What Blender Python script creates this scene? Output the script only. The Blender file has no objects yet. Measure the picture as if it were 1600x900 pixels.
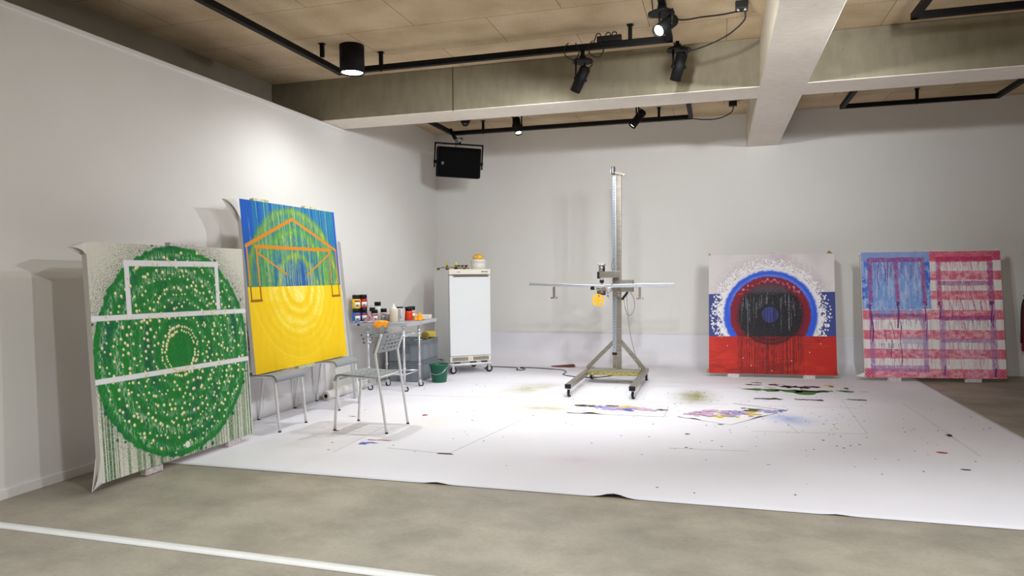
import bpy, bmesh, math, random
import numpy as np
from mathutils import Vector, Matrix
C = bpy.context.scene.collection
PI = math.pi
R = math.radians

# ---------------------------------------------------------------- materials
def lin(c):
    return tuple((x / 12.92 if x <= 0.04045 else ((x + 0.055) / 1.055) ** 2.4) for x in (v / 255.0 for v in c))

MATS = {}
def mat(name, rgb, rough=0.5, metal=0.0, var=0.0, scale=8.0, bump=0.0, bscale=60.0, emit=None, alpha=None, spec=None, trans=0.0, rgb2=None, stretch=None, coat=0.0):
    if name in MATS:
        return MATS[name]
    m = bpy.data.materials.new(name); m.use_nodes = True
    nt = m.node_tree; b = nt.nodes['Principled BSDF']
    col = lin(rgb)
    b.inputs['Base Color'].default_value = (*col, 1)
    b.inputs['Roughness'].default_value = rough
    b.inputs['Metallic'].default_value = metal
    if spec is not None: b.inputs['Specular IOR Level'].default_value = spec
    if trans: b.inputs['Transmission Weight'].default_value = trans
    if coat: b.inputs['Coat Weight'].default_value = coat
    tc = nt.nodes.new('ShaderNodeTexCoord')
    vec = tc.outputs['Object']
    if stretch:
        mp = nt.nodes.new('ShaderNodeMapping'); mp.inputs['Scale'].default_value = stretch
        nt.links.new(vec, mp.inputs['Vector']); vec = mp.outputs['Vector']
    if var or rgb2:
        n = nt.nodes.new('ShaderNodeTexNoise'); n.inputs['Scale'].default_value = scale; n.inputs['Detail'].default_value = 5
        nt.links.new(vec, n.inputs['Vector'])
        cr = nt.nodes.new('ShaderNodeValToRGB')
        a = lin(rgb2) if rgb2 else tuple(min(1, x * (1 - var)) for x in col)
        z = col if rgb2 else tuple(min(1, x * (1 + var)) for x in col)
        cr.color_ramp.elements[0].position = 0.3; cr.color_ramp.elements[1].position = 0.7
        cr.color_ramp.elements[0].color = (*a, 1); cr.color_ramp.elements[1].color = (*z, 1)
        nt.links.new(n.outputs['Fac'], cr.inputs['Fac']); nt.links.new(cr.outputs['Color'], b.inputs['Base Color'])
    if bump:
        n2 = nt.nodes.new('ShaderNodeTexNoise'); n2.inputs['Scale'].default_value = bscale; n2.inputs['Detail'].default_value = 4
        nt.links.new(vec, n2.inputs['Vector'])
        bp = nt.nodes.new('ShaderNodeBump'); bp.inputs['Strength'].default_value = bump; bp.inputs['Distance'].default_value = 0.01
        nt.links.new(n2.outputs['Fac'], bp.inputs['Height']); nt.links.new(bp.outputs['Normal'], b.inputs['Normal'])
    if emit is not None:
        b.inputs['Emission Color'].default_value = (*lin(emit[0]), 1); b.inputs['Emission Strength'].default_value = emit[1]
    MATS[name] = m
    return m

def mat_paint(name, rough=0.55):
    """paint layer: pigment laid down per vertex by the functions further down, with a slight brush relief"""
    m = bpy.data.materials.new(name); m.use_nodes = True
    nt = m.node_tree; b = nt.nodes['Principled BSDF']; b.inputs['Roughness'].default_value = rough
    b.inputs['Specular IOR Level'].default_value = 0.25
    a = nt.nodes.new('ShaderNodeVertexColor'); a.layer_name = 'pigment'
    nt.links.new(a.outputs['Color'], b.inputs['Base Color'])
    tc = nt.nodes.new('ShaderNodeTexCoord'); n = nt.nodes.new('ShaderNodeTexNoise'); n.inputs['Scale'].default_value = 120
    nt.links.new(tc.outputs['Object'], n.inputs['Vector'])
    bp = nt.nodes.new('ShaderNodeBump'); bp.inputs['Strength'].default_value = 0.15; bp.inputs['Distance'].default_value = 0.003
    nt.links.new(n.outputs['Fac'], bp.inputs['Height']); nt.links.new(bp.outputs['Normal'], b.inputs['Normal'])
    return m

def mat_concrete_floor():
    m = bpy.data.materials.new('polished_concrete'); m.use_nodes = True
    nt = m.node_tree; b = nt.nodes['Principled BSDF']; L = nt.links.new
    tc = nt.nodes.new('ShaderNodeTexCoord')
    def noise(s, d, sc=(1, 1, 1), rough=0.6):
        mp = nt.nodes.new('ShaderNodeMapping'); mp.inputs['Scale'].default_value = sc
        L(tc.outputs['Object'], mp.inputs['Vector'])
        n = nt.nodes.new('ShaderNodeTexNoise'); n.inputs['Scale'].default_value = s; n.inputs['Detail'].default_value = d; n.inputs['Roughness'].default_value = rough
        L(mp.outputs['Vector'], n.inputs['Vector']); return n.outputs['Fac']
    def ramp(f, stops):
        cr = nt.nodes.new('ShaderNodeValToRGB'); e = cr.color_ramp.elements
        e[0].position = stops[0][0]; e[0].color = (*lin(stops[0][1]), 1); e[1].position = stops[-1][0]; e[1].color = (*lin(stops[-1][1]), 1)
        for p, c in stops[1:-1]:
            x = e.new(p); x.color = (*lin(c), 1)
        L(f, cr.inputs['Fac']); return cr.outputs['Color']
    def mix(f, a, b2, mode='MIX', fac=None):
        x = nt.nodes.new('ShaderNodeMix'); x.data_type = 'RGBA'; x.blend_type = mode
        if f is not None: L(f, x.inputs[0])
        else: x.inputs[0].default_value = fac
        L(a, x.inputs[6]); L(b2, x.inputs[7]); return x.outputs[2]
    base = ramp(noise(1.1, 6, (1, 1.6, 1)), [(0.3, (146, 140, 127)), (0.5, (161, 153, 139)), (0.72, (174, 165, 148))])
    patch = ramp(noise(2.6, 8, (1, 1.15, 1), 0.62), [(0.36, (140, 138, 128)), (0.58, (255, 255, 255))])
    c = mix(None, base, patch, 'MULTIPLY', 0.30)
    fine = ramp(noise(45, 3), [(0.3, (225, 225, 225)), (0.7, (255, 255, 255))])
    c = mix(None, c, fine, 'MULTIPLY', 0.5)
    L(c, b.inputs['Base Color'])
    rr = nt.nodes.new('ShaderNodeMapRange'); rr.inputs['To Min'].default_value = 0.42; rr.inputs['To Max'].default_value = 0.62
    L(noise(2.0, 4), rr.inputs['Value']); L(rr.outputs['Result'], b.inputs['Roughness'])
    b.inputs['Specular IOR Level'].default_value = 0.35
    return m

def mat_ceiling():
    """wood-cement boards 1.2 x 0.6 m in half bond"""
    m = bpy.data.materials.new('wood_cement_board'); m.use_nodes = True
    nt = m.node_tree; b = nt.nodes['Principled BSDF']; L = nt.links.new
    tc = nt.nodes.new('ShaderNodeTexCoord')
    mp = nt.nodes.new('ShaderNodeMapping'); mp.inputs['Location'].default_value = (2.344 + 2.4, -5.316 + 6.0, 0)
    L(tc.outputs['Object'], mp.inputs['Vector'])
    br = nt.nodes.new('ShaderNodeTexBrick')
    br.inputs['Scale'].default_value = 1.0; br.inputs['Brick Width'].default_value = 1.2; br.inputs['Row Height'].default_value = 0.6
    br.inputs['Mortar Size'].default_value = 0.0028; br.inputs['Mortar Smooth'].default_value = 0.1; br.offset = 0.5; br.squash = 1.0
    br.inputs['Color1'].default_value = (*lin((226, 205, 174)), 1); br.inputs['Color2'].default_value = (*lin((220, 198, 165)), 1)
    br.inputs['Mortar'].default_value = (*lin((150, 124, 92)), 1)
    L(mp.outputs['Vector'], br.inputs['Vector'])
    n = nt.nodes.new('ShaderNodeTexNoise'); n.inputs['Scale'].default_value = 130; n.inputs['Detail'].default_value = 5
    mp2 = nt.nodes.new('ShaderNodeMapping'); mp2.inputs['Scale'].default_value = (1, 0.8, 1)
    L(tc.outputs['Object'], mp2.inputs['Vector']); L(mp2.outputs['Vector'], n.inputs['Vector'])
    cr = nt.nodes.new('ShaderNodeValToRGB'); e = cr.color_ramp.elements
    e[0].position = 0.28; e[0].color = (*lin((206, 200, 192)), 1); e[1].position = 0.62; e[1].color = (1, 1, 1, 1)
    L(n.outputs['Fac'], cr.inputs['Fac'])
    n3 = nt.nodes.new('ShaderNodeTexNoise'); n3.inputs['Scale'].default_value = 2.5; n3.inputs['Detail'].default_value = 6
    L(tc.outputs['Object'], n3.inputs['Vector'])
    cr3 = nt.nodes.new('ShaderNodeValToRGB'); e = cr3.color_ramp.elements
    e[0].position = 0.35; e[0].color = (*lin((222, 215, 205)), 1); e[1].position = 0.65; e[1].color = (1, 1, 1, 1)
    L(n3.outputs['Fac'], cr3.inputs['Fac'])
    x = nt.nodes.new('ShaderNodeMix'); x.data_type = 'RGBA'; x.blend_type = 'MULTIPLY'; x.inputs[0].default_value = 0.8
    L(br.outputs['Color'], x.inputs[6]); L(cr.outputs['Color'], x.inputs[7])
    y = nt.nodes.new('ShaderNodeMix'); y.data_type = 'RGBA'; y.blend_type = 'MULTIPLY'; y.inputs[0].default_value = 0.8
    L(x.outputs[2], y.inputs[6]); L(cr3.outputs['Color'], y.inputs[7])
    L(y.outputs[2], b.inputs['Base Color']); b.inputs['Roughness'].default_value = 0.9; b.inputs['Specular IOR Level'].default_value = 0.1
    bp = nt.nodes.new('ShaderNodeBump'); bp.inputs['Strength'].default_value = 0.25; bp.inputs['Distance'].default_value = 0.004
    L(n.outputs['Fac'], bp.inputs['Height']); L(bp.outputs['Normal'], b.inputs['Normal'])
    return m

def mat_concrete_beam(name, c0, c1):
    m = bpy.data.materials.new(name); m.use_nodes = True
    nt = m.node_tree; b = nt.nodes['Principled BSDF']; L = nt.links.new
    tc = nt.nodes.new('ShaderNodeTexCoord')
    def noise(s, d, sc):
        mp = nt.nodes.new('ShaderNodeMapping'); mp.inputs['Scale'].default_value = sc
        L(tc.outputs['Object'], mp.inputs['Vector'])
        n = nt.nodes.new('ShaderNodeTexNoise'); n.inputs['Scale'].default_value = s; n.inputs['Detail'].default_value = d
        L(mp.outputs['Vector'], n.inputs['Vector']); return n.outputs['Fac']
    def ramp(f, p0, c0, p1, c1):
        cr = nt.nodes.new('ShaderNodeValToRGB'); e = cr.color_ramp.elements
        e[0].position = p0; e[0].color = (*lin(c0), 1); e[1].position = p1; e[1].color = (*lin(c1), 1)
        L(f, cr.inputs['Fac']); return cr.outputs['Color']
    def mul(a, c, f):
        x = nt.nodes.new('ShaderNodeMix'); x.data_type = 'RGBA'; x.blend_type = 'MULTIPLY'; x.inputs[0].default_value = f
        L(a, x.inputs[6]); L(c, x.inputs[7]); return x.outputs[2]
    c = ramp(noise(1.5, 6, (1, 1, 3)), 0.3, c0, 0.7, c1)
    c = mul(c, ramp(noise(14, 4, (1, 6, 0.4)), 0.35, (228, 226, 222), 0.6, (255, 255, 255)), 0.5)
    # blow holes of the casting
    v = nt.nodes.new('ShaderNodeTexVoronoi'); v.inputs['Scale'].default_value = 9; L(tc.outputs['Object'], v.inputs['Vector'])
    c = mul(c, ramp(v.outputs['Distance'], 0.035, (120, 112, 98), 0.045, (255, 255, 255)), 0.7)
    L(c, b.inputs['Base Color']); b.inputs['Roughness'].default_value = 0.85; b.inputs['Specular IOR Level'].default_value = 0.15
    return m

def mat_floor_paper():
    """white roll paper with dry overspray patches and a few smears"""
    m = bpy.data.materials.new('white_roll_paper'); m.use_nodes = True
    nt = m.node_tree; b = nt.nodes['Principled BSDF']; L = nt.links.new
    tc = nt.nodes.new('ShaderNodeTexCoord')
    n = nt.nodes.new('ShaderNodeTexNoise'); n.inputs['Scale'].default_value = 1.2; n.inputs['Detail'].default_value = 5
    L(tc.outputs['Object'], n.inputs['Vector'])
    cr = nt.nodes.new('ShaderNodeValToRGB'); e = cr.color_ramp.elements
    e[0].position = 0.3; e[0].color = (*lin((226, 223, 229)), 1); e[1].position = 0.7; e[1].color = (*lin((234, 231, 237)), 1)
    L(n.outputs['Fac'], cr.inputs['Fac']); cur = cr.outputs['Color']
    def patch(cx, cy, rx, ry, ang, col, amt):
        nonlocal cur
        mp = nt.nodes.new('ShaderNodeMapping'); mp.vector_type = 'TEXTURE'
        mp.inputs['Location'].default_value = (cx, cy, 0); mp.inputs['Rotation'].default_value = (0, 0, ang); mp.inputs['Scale'].default_value = (rx, ry, 1)
        L(tc.outputs['Object'], mp.inputs['Vector'])
        g = nt.nodes.new('ShaderNodeTexGradient'); g.gradient_type = 'QUADRATIC_SPHERE'; L(mp.outputs['Vector'], g.inputs['Vector'])
        n2 = nt.nodes.new('ShaderNodeTexNoise'); n2.inputs['Scale'].default_value = 7; n2.inputs['Detail'].default_value = 4; L(tc.outputs['Object'], n2.inputs['Vector'])
        mm = nt.nodes.new('ShaderNodeMath'); mm.operation = 'MULTIPLY'; L(g.outputs['Fac'], mm.inputs[0]); L(n2.outputs['Fac'], mm.inputs[1])
        m2 = nt.nodes.new('ShaderNodeMath'); m2.operation = 'MULTIPLY'; m2.use_clamp = True; L(mm.outputs[0], m2.inputs[0]); m2.inputs[1].default_value = amt
        x = nt.nodes.new('ShaderNodeMix'); x.data_type = 'RGBA'; L(m2.outputs[0], x.inputs[0]); L(cur, x.inputs[6]); x.inputs[7].default_value = (*lin(col), 1)
        cur = x.outputs[2]
    for a in [(-0.22, 7.25, .34, .75, 0.0, (150, 145, 95), 2.4), (-1.96, 7.38, .42, .75, -0.35, (165, 160, 105), 1.6),
              (-1.5, 6.3, .75, .32, 0.1, (175, 168, 110), 1.5), (-1.15, 6.75, .6, .5, 0, (205, 200, 150), 0.9),
              (0.58, 6.32, .3, .42, 0.5, (150, 165, 215), 1.9), (-0.9, 4.6, .5, .3, 0, (215, 190, 205), 0.9), (-2.3, 5.5, .3, .5, 0, (225, 215, 190), .8)]:
        patch(*a)
    L(cur, b.inputs['Base Color']); b.inputs['Roughness'].default_value = 0.62; b.inputs['Specular IOR Level'].default_value = 0.25
    return m

WHITE_WALL = mat('white_wall_paint', (229, 226, 222), 0.55, var=0.012, scale=3, bump=0.03, bscale=180, spec=0.25)
WHITE_TRIM = mat('white_trim', (232, 231, 229), 0.22, var=0.01, spec=0.6)
GREY_RENDER = mat('grey_upper_wall', (150, 140, 124), 0.9, var=0.06, scale=4)
CEIL = mat_ceiling(); BEAM = mat_concrete_beam('cast_concrete', (136, 127, 108), (146, 137, 117)); SOFFIT = mat_concrete_beam('bounce_lit_pale_concrete', (226, 216, 204), (238, 229, 217)); FLOOR = mat_concrete_floor(); PAPER = mat_floor_paper()
PAPER2 = mat('plain_white_paper', (226, 223, 224), 0.65, var=0.015, scale=3)
BLACK = mat('black_powder_coat', (16, 15, 15), 0.6, var=0.12, scale=20, spec=0.2)
BLACKP = mat('black_plastic', (16, 16, 17), 0.4, var=0.1, scale=20, spec=0.4)
RUBBER = mat('black_rubber', (24, 24, 26), 0.7, var=0.1, scale=30)
CABLE = mat('black_cable_sheath', (18, 18, 18), 0.55, var=0.1, scale=30)
STEEL = mat('brushed_steel', (168, 160, 148), 0.36, 0.85, rgb2=(142, 134, 122), scale=5, stretch=(2, 2, 14))
STEEL_B = mat('bright_zinc_steel', (176, 184, 194), 0.32, 0.8, var=0.08, scale=10)
ALU = mat('aluminium_profile', (188, 190, 196), 0.34, 0.8, var=0.08, scale=9, stretch=(1, 8, 8))
CHROME = mat('chrome', (214, 214, 216), 0.3, 0.75, var=0.05, scale=10)
WHITE_TUBE = mat('white_enamelled_tube', (228, 229, 228), 0.35, var=0.015, scale=8)
GREY_PLASTIC = mat('grey_chair_plastic', (139, 142, 146), 0.5, var=0.03, scale=14)
CANVAS = mat('primed_canvas', (226, 223, 218), 0.75, var=0.02, scale=60, bump=0.1, bscale=300)
RAW = mat('raw_linen_canvas', (170, 138, 92), 0.85, var=0.15, scale=90)
SPLAT = mat('paint_splattered_wood', (226, 222, 220), 0.7, rgb2=(186, 164, 172), scale=60)
SPLATG = mat('paint_splattered_wood_green', (226, 224, 200), 0.7, rgb2=(150, 160, 84), scale=50)
FRIDGE = mat('white_fridge_enamel', (228, 229, 230), 0.3, var=0.012, scale=3, spec=0.45)
FRIDGE_CREAM = mat('cream_plastic', (232, 224, 208), 0.4, var=0.02, scale=6)
DARKGAP = mat('dark_slot', (60, 48, 42), 0.8, var=0.1)
GREEN_PL = mat('green_bucket_plastic', (12, 96, 70), 0.42, var=0.06, scale=6)
CRATE = mat('grey_crate_plastic', (128, 134, 141), 0.5, var=0.04, scale=10)
TABLE_G = mat('light_grey_laminate', (166, 169, 174), 0.4, var=0.02, scale=10)
YELLOW = mat('yellow_plastic', (238, 174, 6), 0.4, var=0.05, scale=10)
ORANGE_CLOTH = mat('orange_cloth', (250, 160, 22), 0.85, var=0.12, scale=25)
LAMP = mat('lamp_lens', (255, 255, 255), 0.3, emit=((255, 250, 240), 22.0))
LAMP_SOFT = mat('lamp_lens_dim', (255, 255, 255), 0.3, emit=((255, 246, 232), 3.5))
GLASSY = mat('dark_lens', (30, 30, 34), 0.12, spec=0.7, var=0.05)

# ---------------------------------------------------------------- geometry helpers
class MB:
    def __init__(self):
        self.bm = bmesh.new(); self.mats = []
    def mi(self, m):
        if m not in self.mats: self.mats.append(m)
        return self.mats.index(m)
    def _fin(self, geom_verts, M, m, smooth):
        fs = set(f for v in geom_verts for f in v.link_faces)
        i = self.mi(m)
        for f in fs: f.material_index = i; f.smooth = smooth
        if M is not None: bmesh.ops.transform(self.bm, matrix=M, verts=geom_verts)
    def box(self, c, s, m, bev=0.0, rot=None, seg=2):
        r = bmesh.ops.create_cube(self.bm, size=1.0); vs = r['verts']
        bmesh.ops.scale(self.bm, vec=s, verts=vs)
        if bev > 0:
            es = list(set(e for v in vs for e in v.link_edges))
            before = set(self.bm.verts)
            rb = bmesh.ops.bevel(self.bm, geom=es, offset=min(bev, min(s) * 0.45), segments=seg, affect='EDGES', profile=0.7)
            vs = list(set(rb['verts']) | set(v for v in vs if v.is_valid))
            fs = set(rb['faces'])
            allv = set(vs)
            for f in fs: allv.update(f.verts)
            # all faces of this island
            stack = list(allv); seen = set(allv)
            while stack:
                v = stack.pop()
                for e in v.link_edges:
                    w = e.other_vert(v)
                    if w not in seen: seen.add(w); stack.append(w)
            vs = list(seen)
        M = Matrix.Translation(c)
        if rot is not None: M = M @ (rot if isinstance(rot, Matrix) else Matrix.Rotation(rot[2], 4, 'Z') @ Matrix.Rotation(rot[1], 4, 'Y') @ Matrix.Rotation(rot[0], 4, 'X'))
        self._fin(vs, M, m, False); return self
    def cyl(self, p0, p1, r, m, r2=None, seg=20, cap=True, smooth=True):
        p0 = Vector(p0); p1 = Vector(p1); d = p1 - p0; L = d.length
        q = bmesh.ops.create_cone(self.bm, cap_ends=cap, cap_tris=False, segments=seg, radius1=r, radius2=r if r2 is None else r2, depth=L)
        M = Matrix.Translation((p0 + p1) / 2) @ d.to_track_quat('Z', 'Y').to_matrix().to_4x4()
        self._fin(q['verts'], M, m, False)
        if smooth:
            for f in set(f for v in q['verts'] for f in v.link_faces):
                if len(f.verts) == 4: f.smooth = True
        return self
    def sphere(self, c, r, m, sc=(1, 1, 1), seg=16, rings=10):
        q = bmesh.ops.create_uvsphere(self.bm, u_segments=seg, v_segments=rings, radius=r)
        M = Matrix.Translation(c) @ Matrix.Diagonal((*sc, 1)); self._fin(q['verts'], M, m, True); return self
    def lathe(self, prof, m, c=(0, 0, 0), seg=28, M=None, closed=False):
        """prof: list of (r, z)"""
        rows = []
        for r, z in prof:
            if r < 1e-6: rows.append([self.bm.verts.new((0, 0, z))])
            else: rows.append([self.bm.verts.new((r * math.cos(2 * PI * k / seg), r * math.sin(2 * PI * k / seg), z)) for k in range(seg)])
        i = self.mi(m)
        for a, b in zip(rows[:-1], rows[1:]):
            for k in range(seg):
                k2 = (k + 1) % seg
                if len(a) == 1 and len(b) == 1: continue
                if len(a) == 1: vs = [a[0], b[k], b[k2]]
                elif len(b) == 1: vs = [a[k], b[0], a[k2]]
                else: vs = [a[k], b[k], b[k2], a[k2]]
                f = self.bm.faces.new(vs[::-1]); f.material_index = i; f.smooth = True
        vs = [v for r_ in rows for v in r_]
        T = Matrix.Translation(c)
        if M is not None: T = T @ M
        bmesh.ops.transform(self.bm, matrix=T, verts=vs); return self
    def tube(self, pts, r, m, seg=8, caps=True):
        pts = [Vector(p) for p in pts]; rows = []
        n = len(pts); up = None
        for k in range(n):
            t = (pts[min(k + 1, n - 1)] - pts[max(k - 1, 0)]).normalized()
            if up is None:
                up = Vector((0, 0, 1)) if abs(t.z) < 0.9 else Vector((1, 0, 0))
            s = t.cross(up)
            if s.length < 1e-5: s = t.cross(Vector((0, 1, 0)))
            s.normalize(); u2 = s.cross(t).normalized(); up = u2
            rr = r[k] if isinstance(r, (list, tuple)) else r
            rows.append([self.bm.verts.new(pts[k] + (s * math.cos(2 * PI * j / seg) + u2 * math.sin(2 * PI * j / seg)) * rr) for j in range(seg)])
        i = self.mi(m)
        for a, b in zip(rows[:-1], rows[1:]):
            for j in range(seg):
                f = self.bm.faces.new([a[j], a[(j + 1) % seg], b[(j + 1) % seg], b[j]]); f.material_index = i; f.smooth = True
        if caps:
            f = self.bm.faces.new(rows[0][::-1]); f.material_index = i
            f = self.bm.faces.new(rows[-1]); f.material_index = i
        return self
    def poly(self, pts, m, h=None):
        """flat polygon, or a prism when h (a vector) is given"""
        i = self.mi(m); a = [self.bm.verts.new(p) for p in pts]
        f = self.bm.faces.new(a); f.material_index = i
        if h is not None:
            h = Vector(h); b = [self.bm.verts.new(Vector(p) + h) for p in pts]
            f = self.bm.faces.new(b[::-1]); f.material_index = i
            n = len(a)
            for k in range(n):
                f = self.bm.faces.new([a[(k + 1) % n], a[k], b[k], b[(k + 1) % n]]); f.material_index = i
        return self
    def grid(self, fn, nu, nv, m, skip=None, smooth=True):
        i = self.mi(m)
        V = [[self.bm.verts.new(fn(a / nu, b / nv)) for b in range(nv + 1)] for a in range(nu + 1)]
        for a in range(nu):
            for b in range(nv):
                if skip and skip(a, b): continue
                f = self.bm.faces.new([V[a][b], V[a + 1][b], V[a + 1][b + 1], V[a][b + 1]]); f.material_index = i; f.smooth = smooth
        loose = [v for r_ in V for v in r_ if not v.link_faces]
        for v in loose: self.bm.verts.remove(v)
        return self
    def build(self, name, parent=None, world=False, solid=None, fixn=True):
        if world and parent is not None:
            M = parent.matrix_basis.copy(); pp = parent.parent
            while pp is not None: M = pp.matrix_basis @ M; pp = pp.parent
            self.bm.transform(M.inverted())
        if fixn: bmesh.ops.recalc_face_normals(self.bm, faces=self.bm.faces)
        me = bpy.data.meshes.new(name); self.bm.to_mesh(me); self.bm.free()
        for m in self.mats: me.materials.append(m)
        o = bpy.data.objects.new(name, me); C.objects.link(o)
        if parent is not None: o.parent = parent
        if solid:
            md = o.modifiers.new('thickness', 'SOLIDIFY'); md.thickness = solid; md.offset = 0
        return o

def tag(o, label=None, cat=None, group=None, kind=None):
    if label: o['label'] = label
    if cat: o['category'] = cat
    if group: o['group'] = group
    if kind: o['kind'] = kind
    return o
def thing(name, label, cat, loc=(0, 0, 0), rz=0.0, group=None):
    o = bpy.data.objects.new(name, None); C.objects.link(o); o.empty_display_size = 0.05
    o.location = loc; o.rotation_euler = (0, 0, rz)
    return tag(o, label, cat, group)
def struct(o): return tag(o, kind='structure')
def children(o): return [x for x in C.objects if x.parent == o]
def copy_tree(o, parent=None):
    c = o.copy(); C.objects.link(c)
    if parent is not None: c.parent = parent
    for ch in children(o): copy_tree(ch, c)
    return c
def smooth_path(pts, n=6):
    """Catmull-Rom through pts"""
    P = [Vector(p) for p in pts]; P = [P[0] * 2 - P[1]] + P + [P[-1] * 2 - P[-2]]
    out = []
    for k in range(1, len(P) - 2):
        a, b, c, d = P[k - 1:k + 3]
        for j in range(n):
            t = j / n
            out.append(0.5 * ((2 * b) + (c - a) * t + (2 * a - 5 * b + 4 * c - d) * t * t + (3 * b - a - 3 * c + d) * t ** 3))
    out.append(P[-2]); return out

# ---------------------------------------------------------------- camera
def cam_matrix(yaw, pitch, roll):
    cy, sy = math.cos(yaw), math.sin(yaw)
    f = Vector((-sy * math.cos(pitch), cy * math.cos(pitch), math.sin(pitch)))
    r = Vector((cy, sy, 0)); u = r.cross(f)
    r2 = r * math.cos(roll) + u * math.sin(roll); u2 = u * math.cos(roll) - r * math.sin(roll)
    M = Matrix((( r2.x, u2.x, -f.x, 0), (r2.y, u2.y, -f.y, 0), (r2.z, u2.z, -f.z, 1.25), (0, 0, 0, 1)))
    return M
cd = bpy.data.cameras.new('camera'); cam = bpy.data.objects.new('camera', cd); C.objects.link(cam)
cam.matrix_world = cam_matrix(R(16.2910096), R(-2.95737404), R(-0.56884569))
cd.sensor_fit = 'HORIZONTAL'; cd.sensor_width = 36.0; cd.lens = 36 * 1103.8777 / 1600
cd.shift_y = 34.872 / 1600; cd.clip_start = 0.05; cd.clip_end = 100
bpy.context.scene.camera = cam

# ---------------------------------------------------------------- room shell
XL, YB, ZC, ZB = -3.89, 9.5, 3.239, 2.823
Y0, XR = -7.0, 7.0
def sbox(name, lo, hi, m, bev=0.0):
    b = MB(); b.box([(a + c) / 2 for a, c in zip(lo, hi)], [c - a for a, c in zip(lo, hi)], m, bev); return struct(b.build(name))
sbox('floor', (-4.7, Y0, -0.12), (XR, YB + 0.2, 0), FLOOR)
sbox('ceiling', (-4.7, Y0, ZC), (XR, YB + 0.2, ZC + 0.15), CEIL)
sbox('wall_back', (-4.7, YB, 0), (XR, YB + 0.2, ZC), WHITE_WALL)
# the left wall: a lower leaf along the near bay, full height from the cross beam on
b = MB()
b.box((XL - 0.06, (Y0 + 6.9) / 2, 2.785 / 2), (0.12, 6.9 - Y0, 2.785), WHITE_WALL)
b.box((XL - 0.29, (6.895 + YB) / 2, ZC / 2), (0.58, YB - 6.895, ZC), WHITE_WALL)
struct(b.build('wall_left'))
sbox('wall_left_upper', (-4.7, Y0, 2.4), (-4.472, 6.9, ZC), GREY_RENDER)
sbox('wall_right', (XR, Y0, 0), (XR + 0.2, YB, ZC), WHITE_WALL)
sbox('wall_front', (-4.7, Y0 - 0.2, 0), (XR, Y0, ZC), WHITE_WALL)
b = MB()
b.box((XL - 0.055, (Y0 + 7.0) / 2, 2.803), (0.135, 7.0 - Y0, 0.036), WHITE_TRIM, 0.010, seg=3)
struct(b.build('trim_1'))
b = MB(); b.box((XL + 0.006, (Y0 + 6.9) / 2, 0.028), (0.012, 6.9 - Y0, 0.056), WHITE_WALL, 0.003)
struct(b.build('baseboard_left'))
b = MB(); b.box(((2.3 + XR) / 2, YB - 0.006, 0.04), (XR - 2.3, 0.012, 0.08), WHITE_WALL, 0.003)
struct(b.build('baseboard_back'))
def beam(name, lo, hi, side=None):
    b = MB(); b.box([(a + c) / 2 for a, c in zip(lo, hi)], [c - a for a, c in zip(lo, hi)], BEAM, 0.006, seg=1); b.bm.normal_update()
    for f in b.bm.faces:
        if f.normal.z < -.5: f.material_index = b.mi(SOFFIT)  # undersides: paler concrete, its colour raised further to stand in for bounced light
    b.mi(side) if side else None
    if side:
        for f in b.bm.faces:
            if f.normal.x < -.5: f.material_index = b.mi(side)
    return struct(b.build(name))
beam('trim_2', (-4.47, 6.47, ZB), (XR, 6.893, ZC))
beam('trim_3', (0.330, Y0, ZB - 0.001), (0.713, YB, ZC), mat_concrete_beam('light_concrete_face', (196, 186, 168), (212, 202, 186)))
# formwork joint across the beam face
b = MB(); b.box((-2.46, 6.469, (ZB + ZC) / 2), (0.010, 0.004, ZC - ZB), mat('formwork_joint', (92, 84, 70), 0.9, var=0.05))
struct(b.build('trim_4'))

# ---------------------------------------------------------------- white paper on the floor and up the back wall
SPL = {
    'green': mat('green_paint', (30, 122, 62), 0.4, var=0.1, scale=20), 'black': mat('black_paint', (35, 33, 38), 0.4, var=0.1, scale=20),
    'yellow': mat('yellow_paint', (226, 200, 60), 0.4, var=0.1, scale=20), 'blue': mat('blue_paint', (80, 95, 190), 0.4, var=0.1, scale=20),
    'lblue': mat('pale_blue_paint', (182, 190, 226), 0.5, var=0.05, scale=20), 'red': mat('red_paint', (170, 35, 60), 0.4, var=0.1, scale=20),
    'pink': mat('pink_paint', (205, 168, 196), 0.45, var=0.08, scale=25), 'lilac': mat('lilac_paint', (170, 155, 205), 0.45, var=0.08, scale=25),
    'grey': mat('grey_paint', (120, 122, 128), 0.5, var=0.1, scale=20), 'olive': mat('olive_paint', (85, 85, 50), 0.5, var=0.1, scale=20),
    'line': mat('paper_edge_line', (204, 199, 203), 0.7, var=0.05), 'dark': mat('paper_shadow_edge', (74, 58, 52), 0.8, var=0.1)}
rnd = random.Random(5)
def blob(b, cx, cy, rx, ry, m, z, n=14, jag=0.45, seed=None, ang=0.0):
    q = random.Random(seed if seed is not None else rnd.random())
    pts = []
    for k in range(n):
        a = 2 * PI * k / n; s = 1 + q.uniform(-jag, jag)
        x, y = rx * s * math.cos(a), ry * s * math.sin(a)
        pts.append((cx + x * math.cos(ang) - y * math.sin(ang), cy + x * math.sin(ang) + y * math.cos(ang), z))
    c = b.bm.verts.new((cx, cy, z)); vs = [b.bm.verts.new(p) for p in pts]; i = b.mi(m)
    for k in range(n):
        f = b.bm.faces.new([c, vs[k], vs[(k + 1) % n]]); f.material_index = i
def strip(b, p, q, w, m, z):
    p = Vector((*p, z)); q = Vector((*q, z)); d = (q - p).normalized(); s = Vector((-d.y, d.x, 0)) * w / 2
    b.poly([p + s, p - s, q - s, q + s], m)

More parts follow.
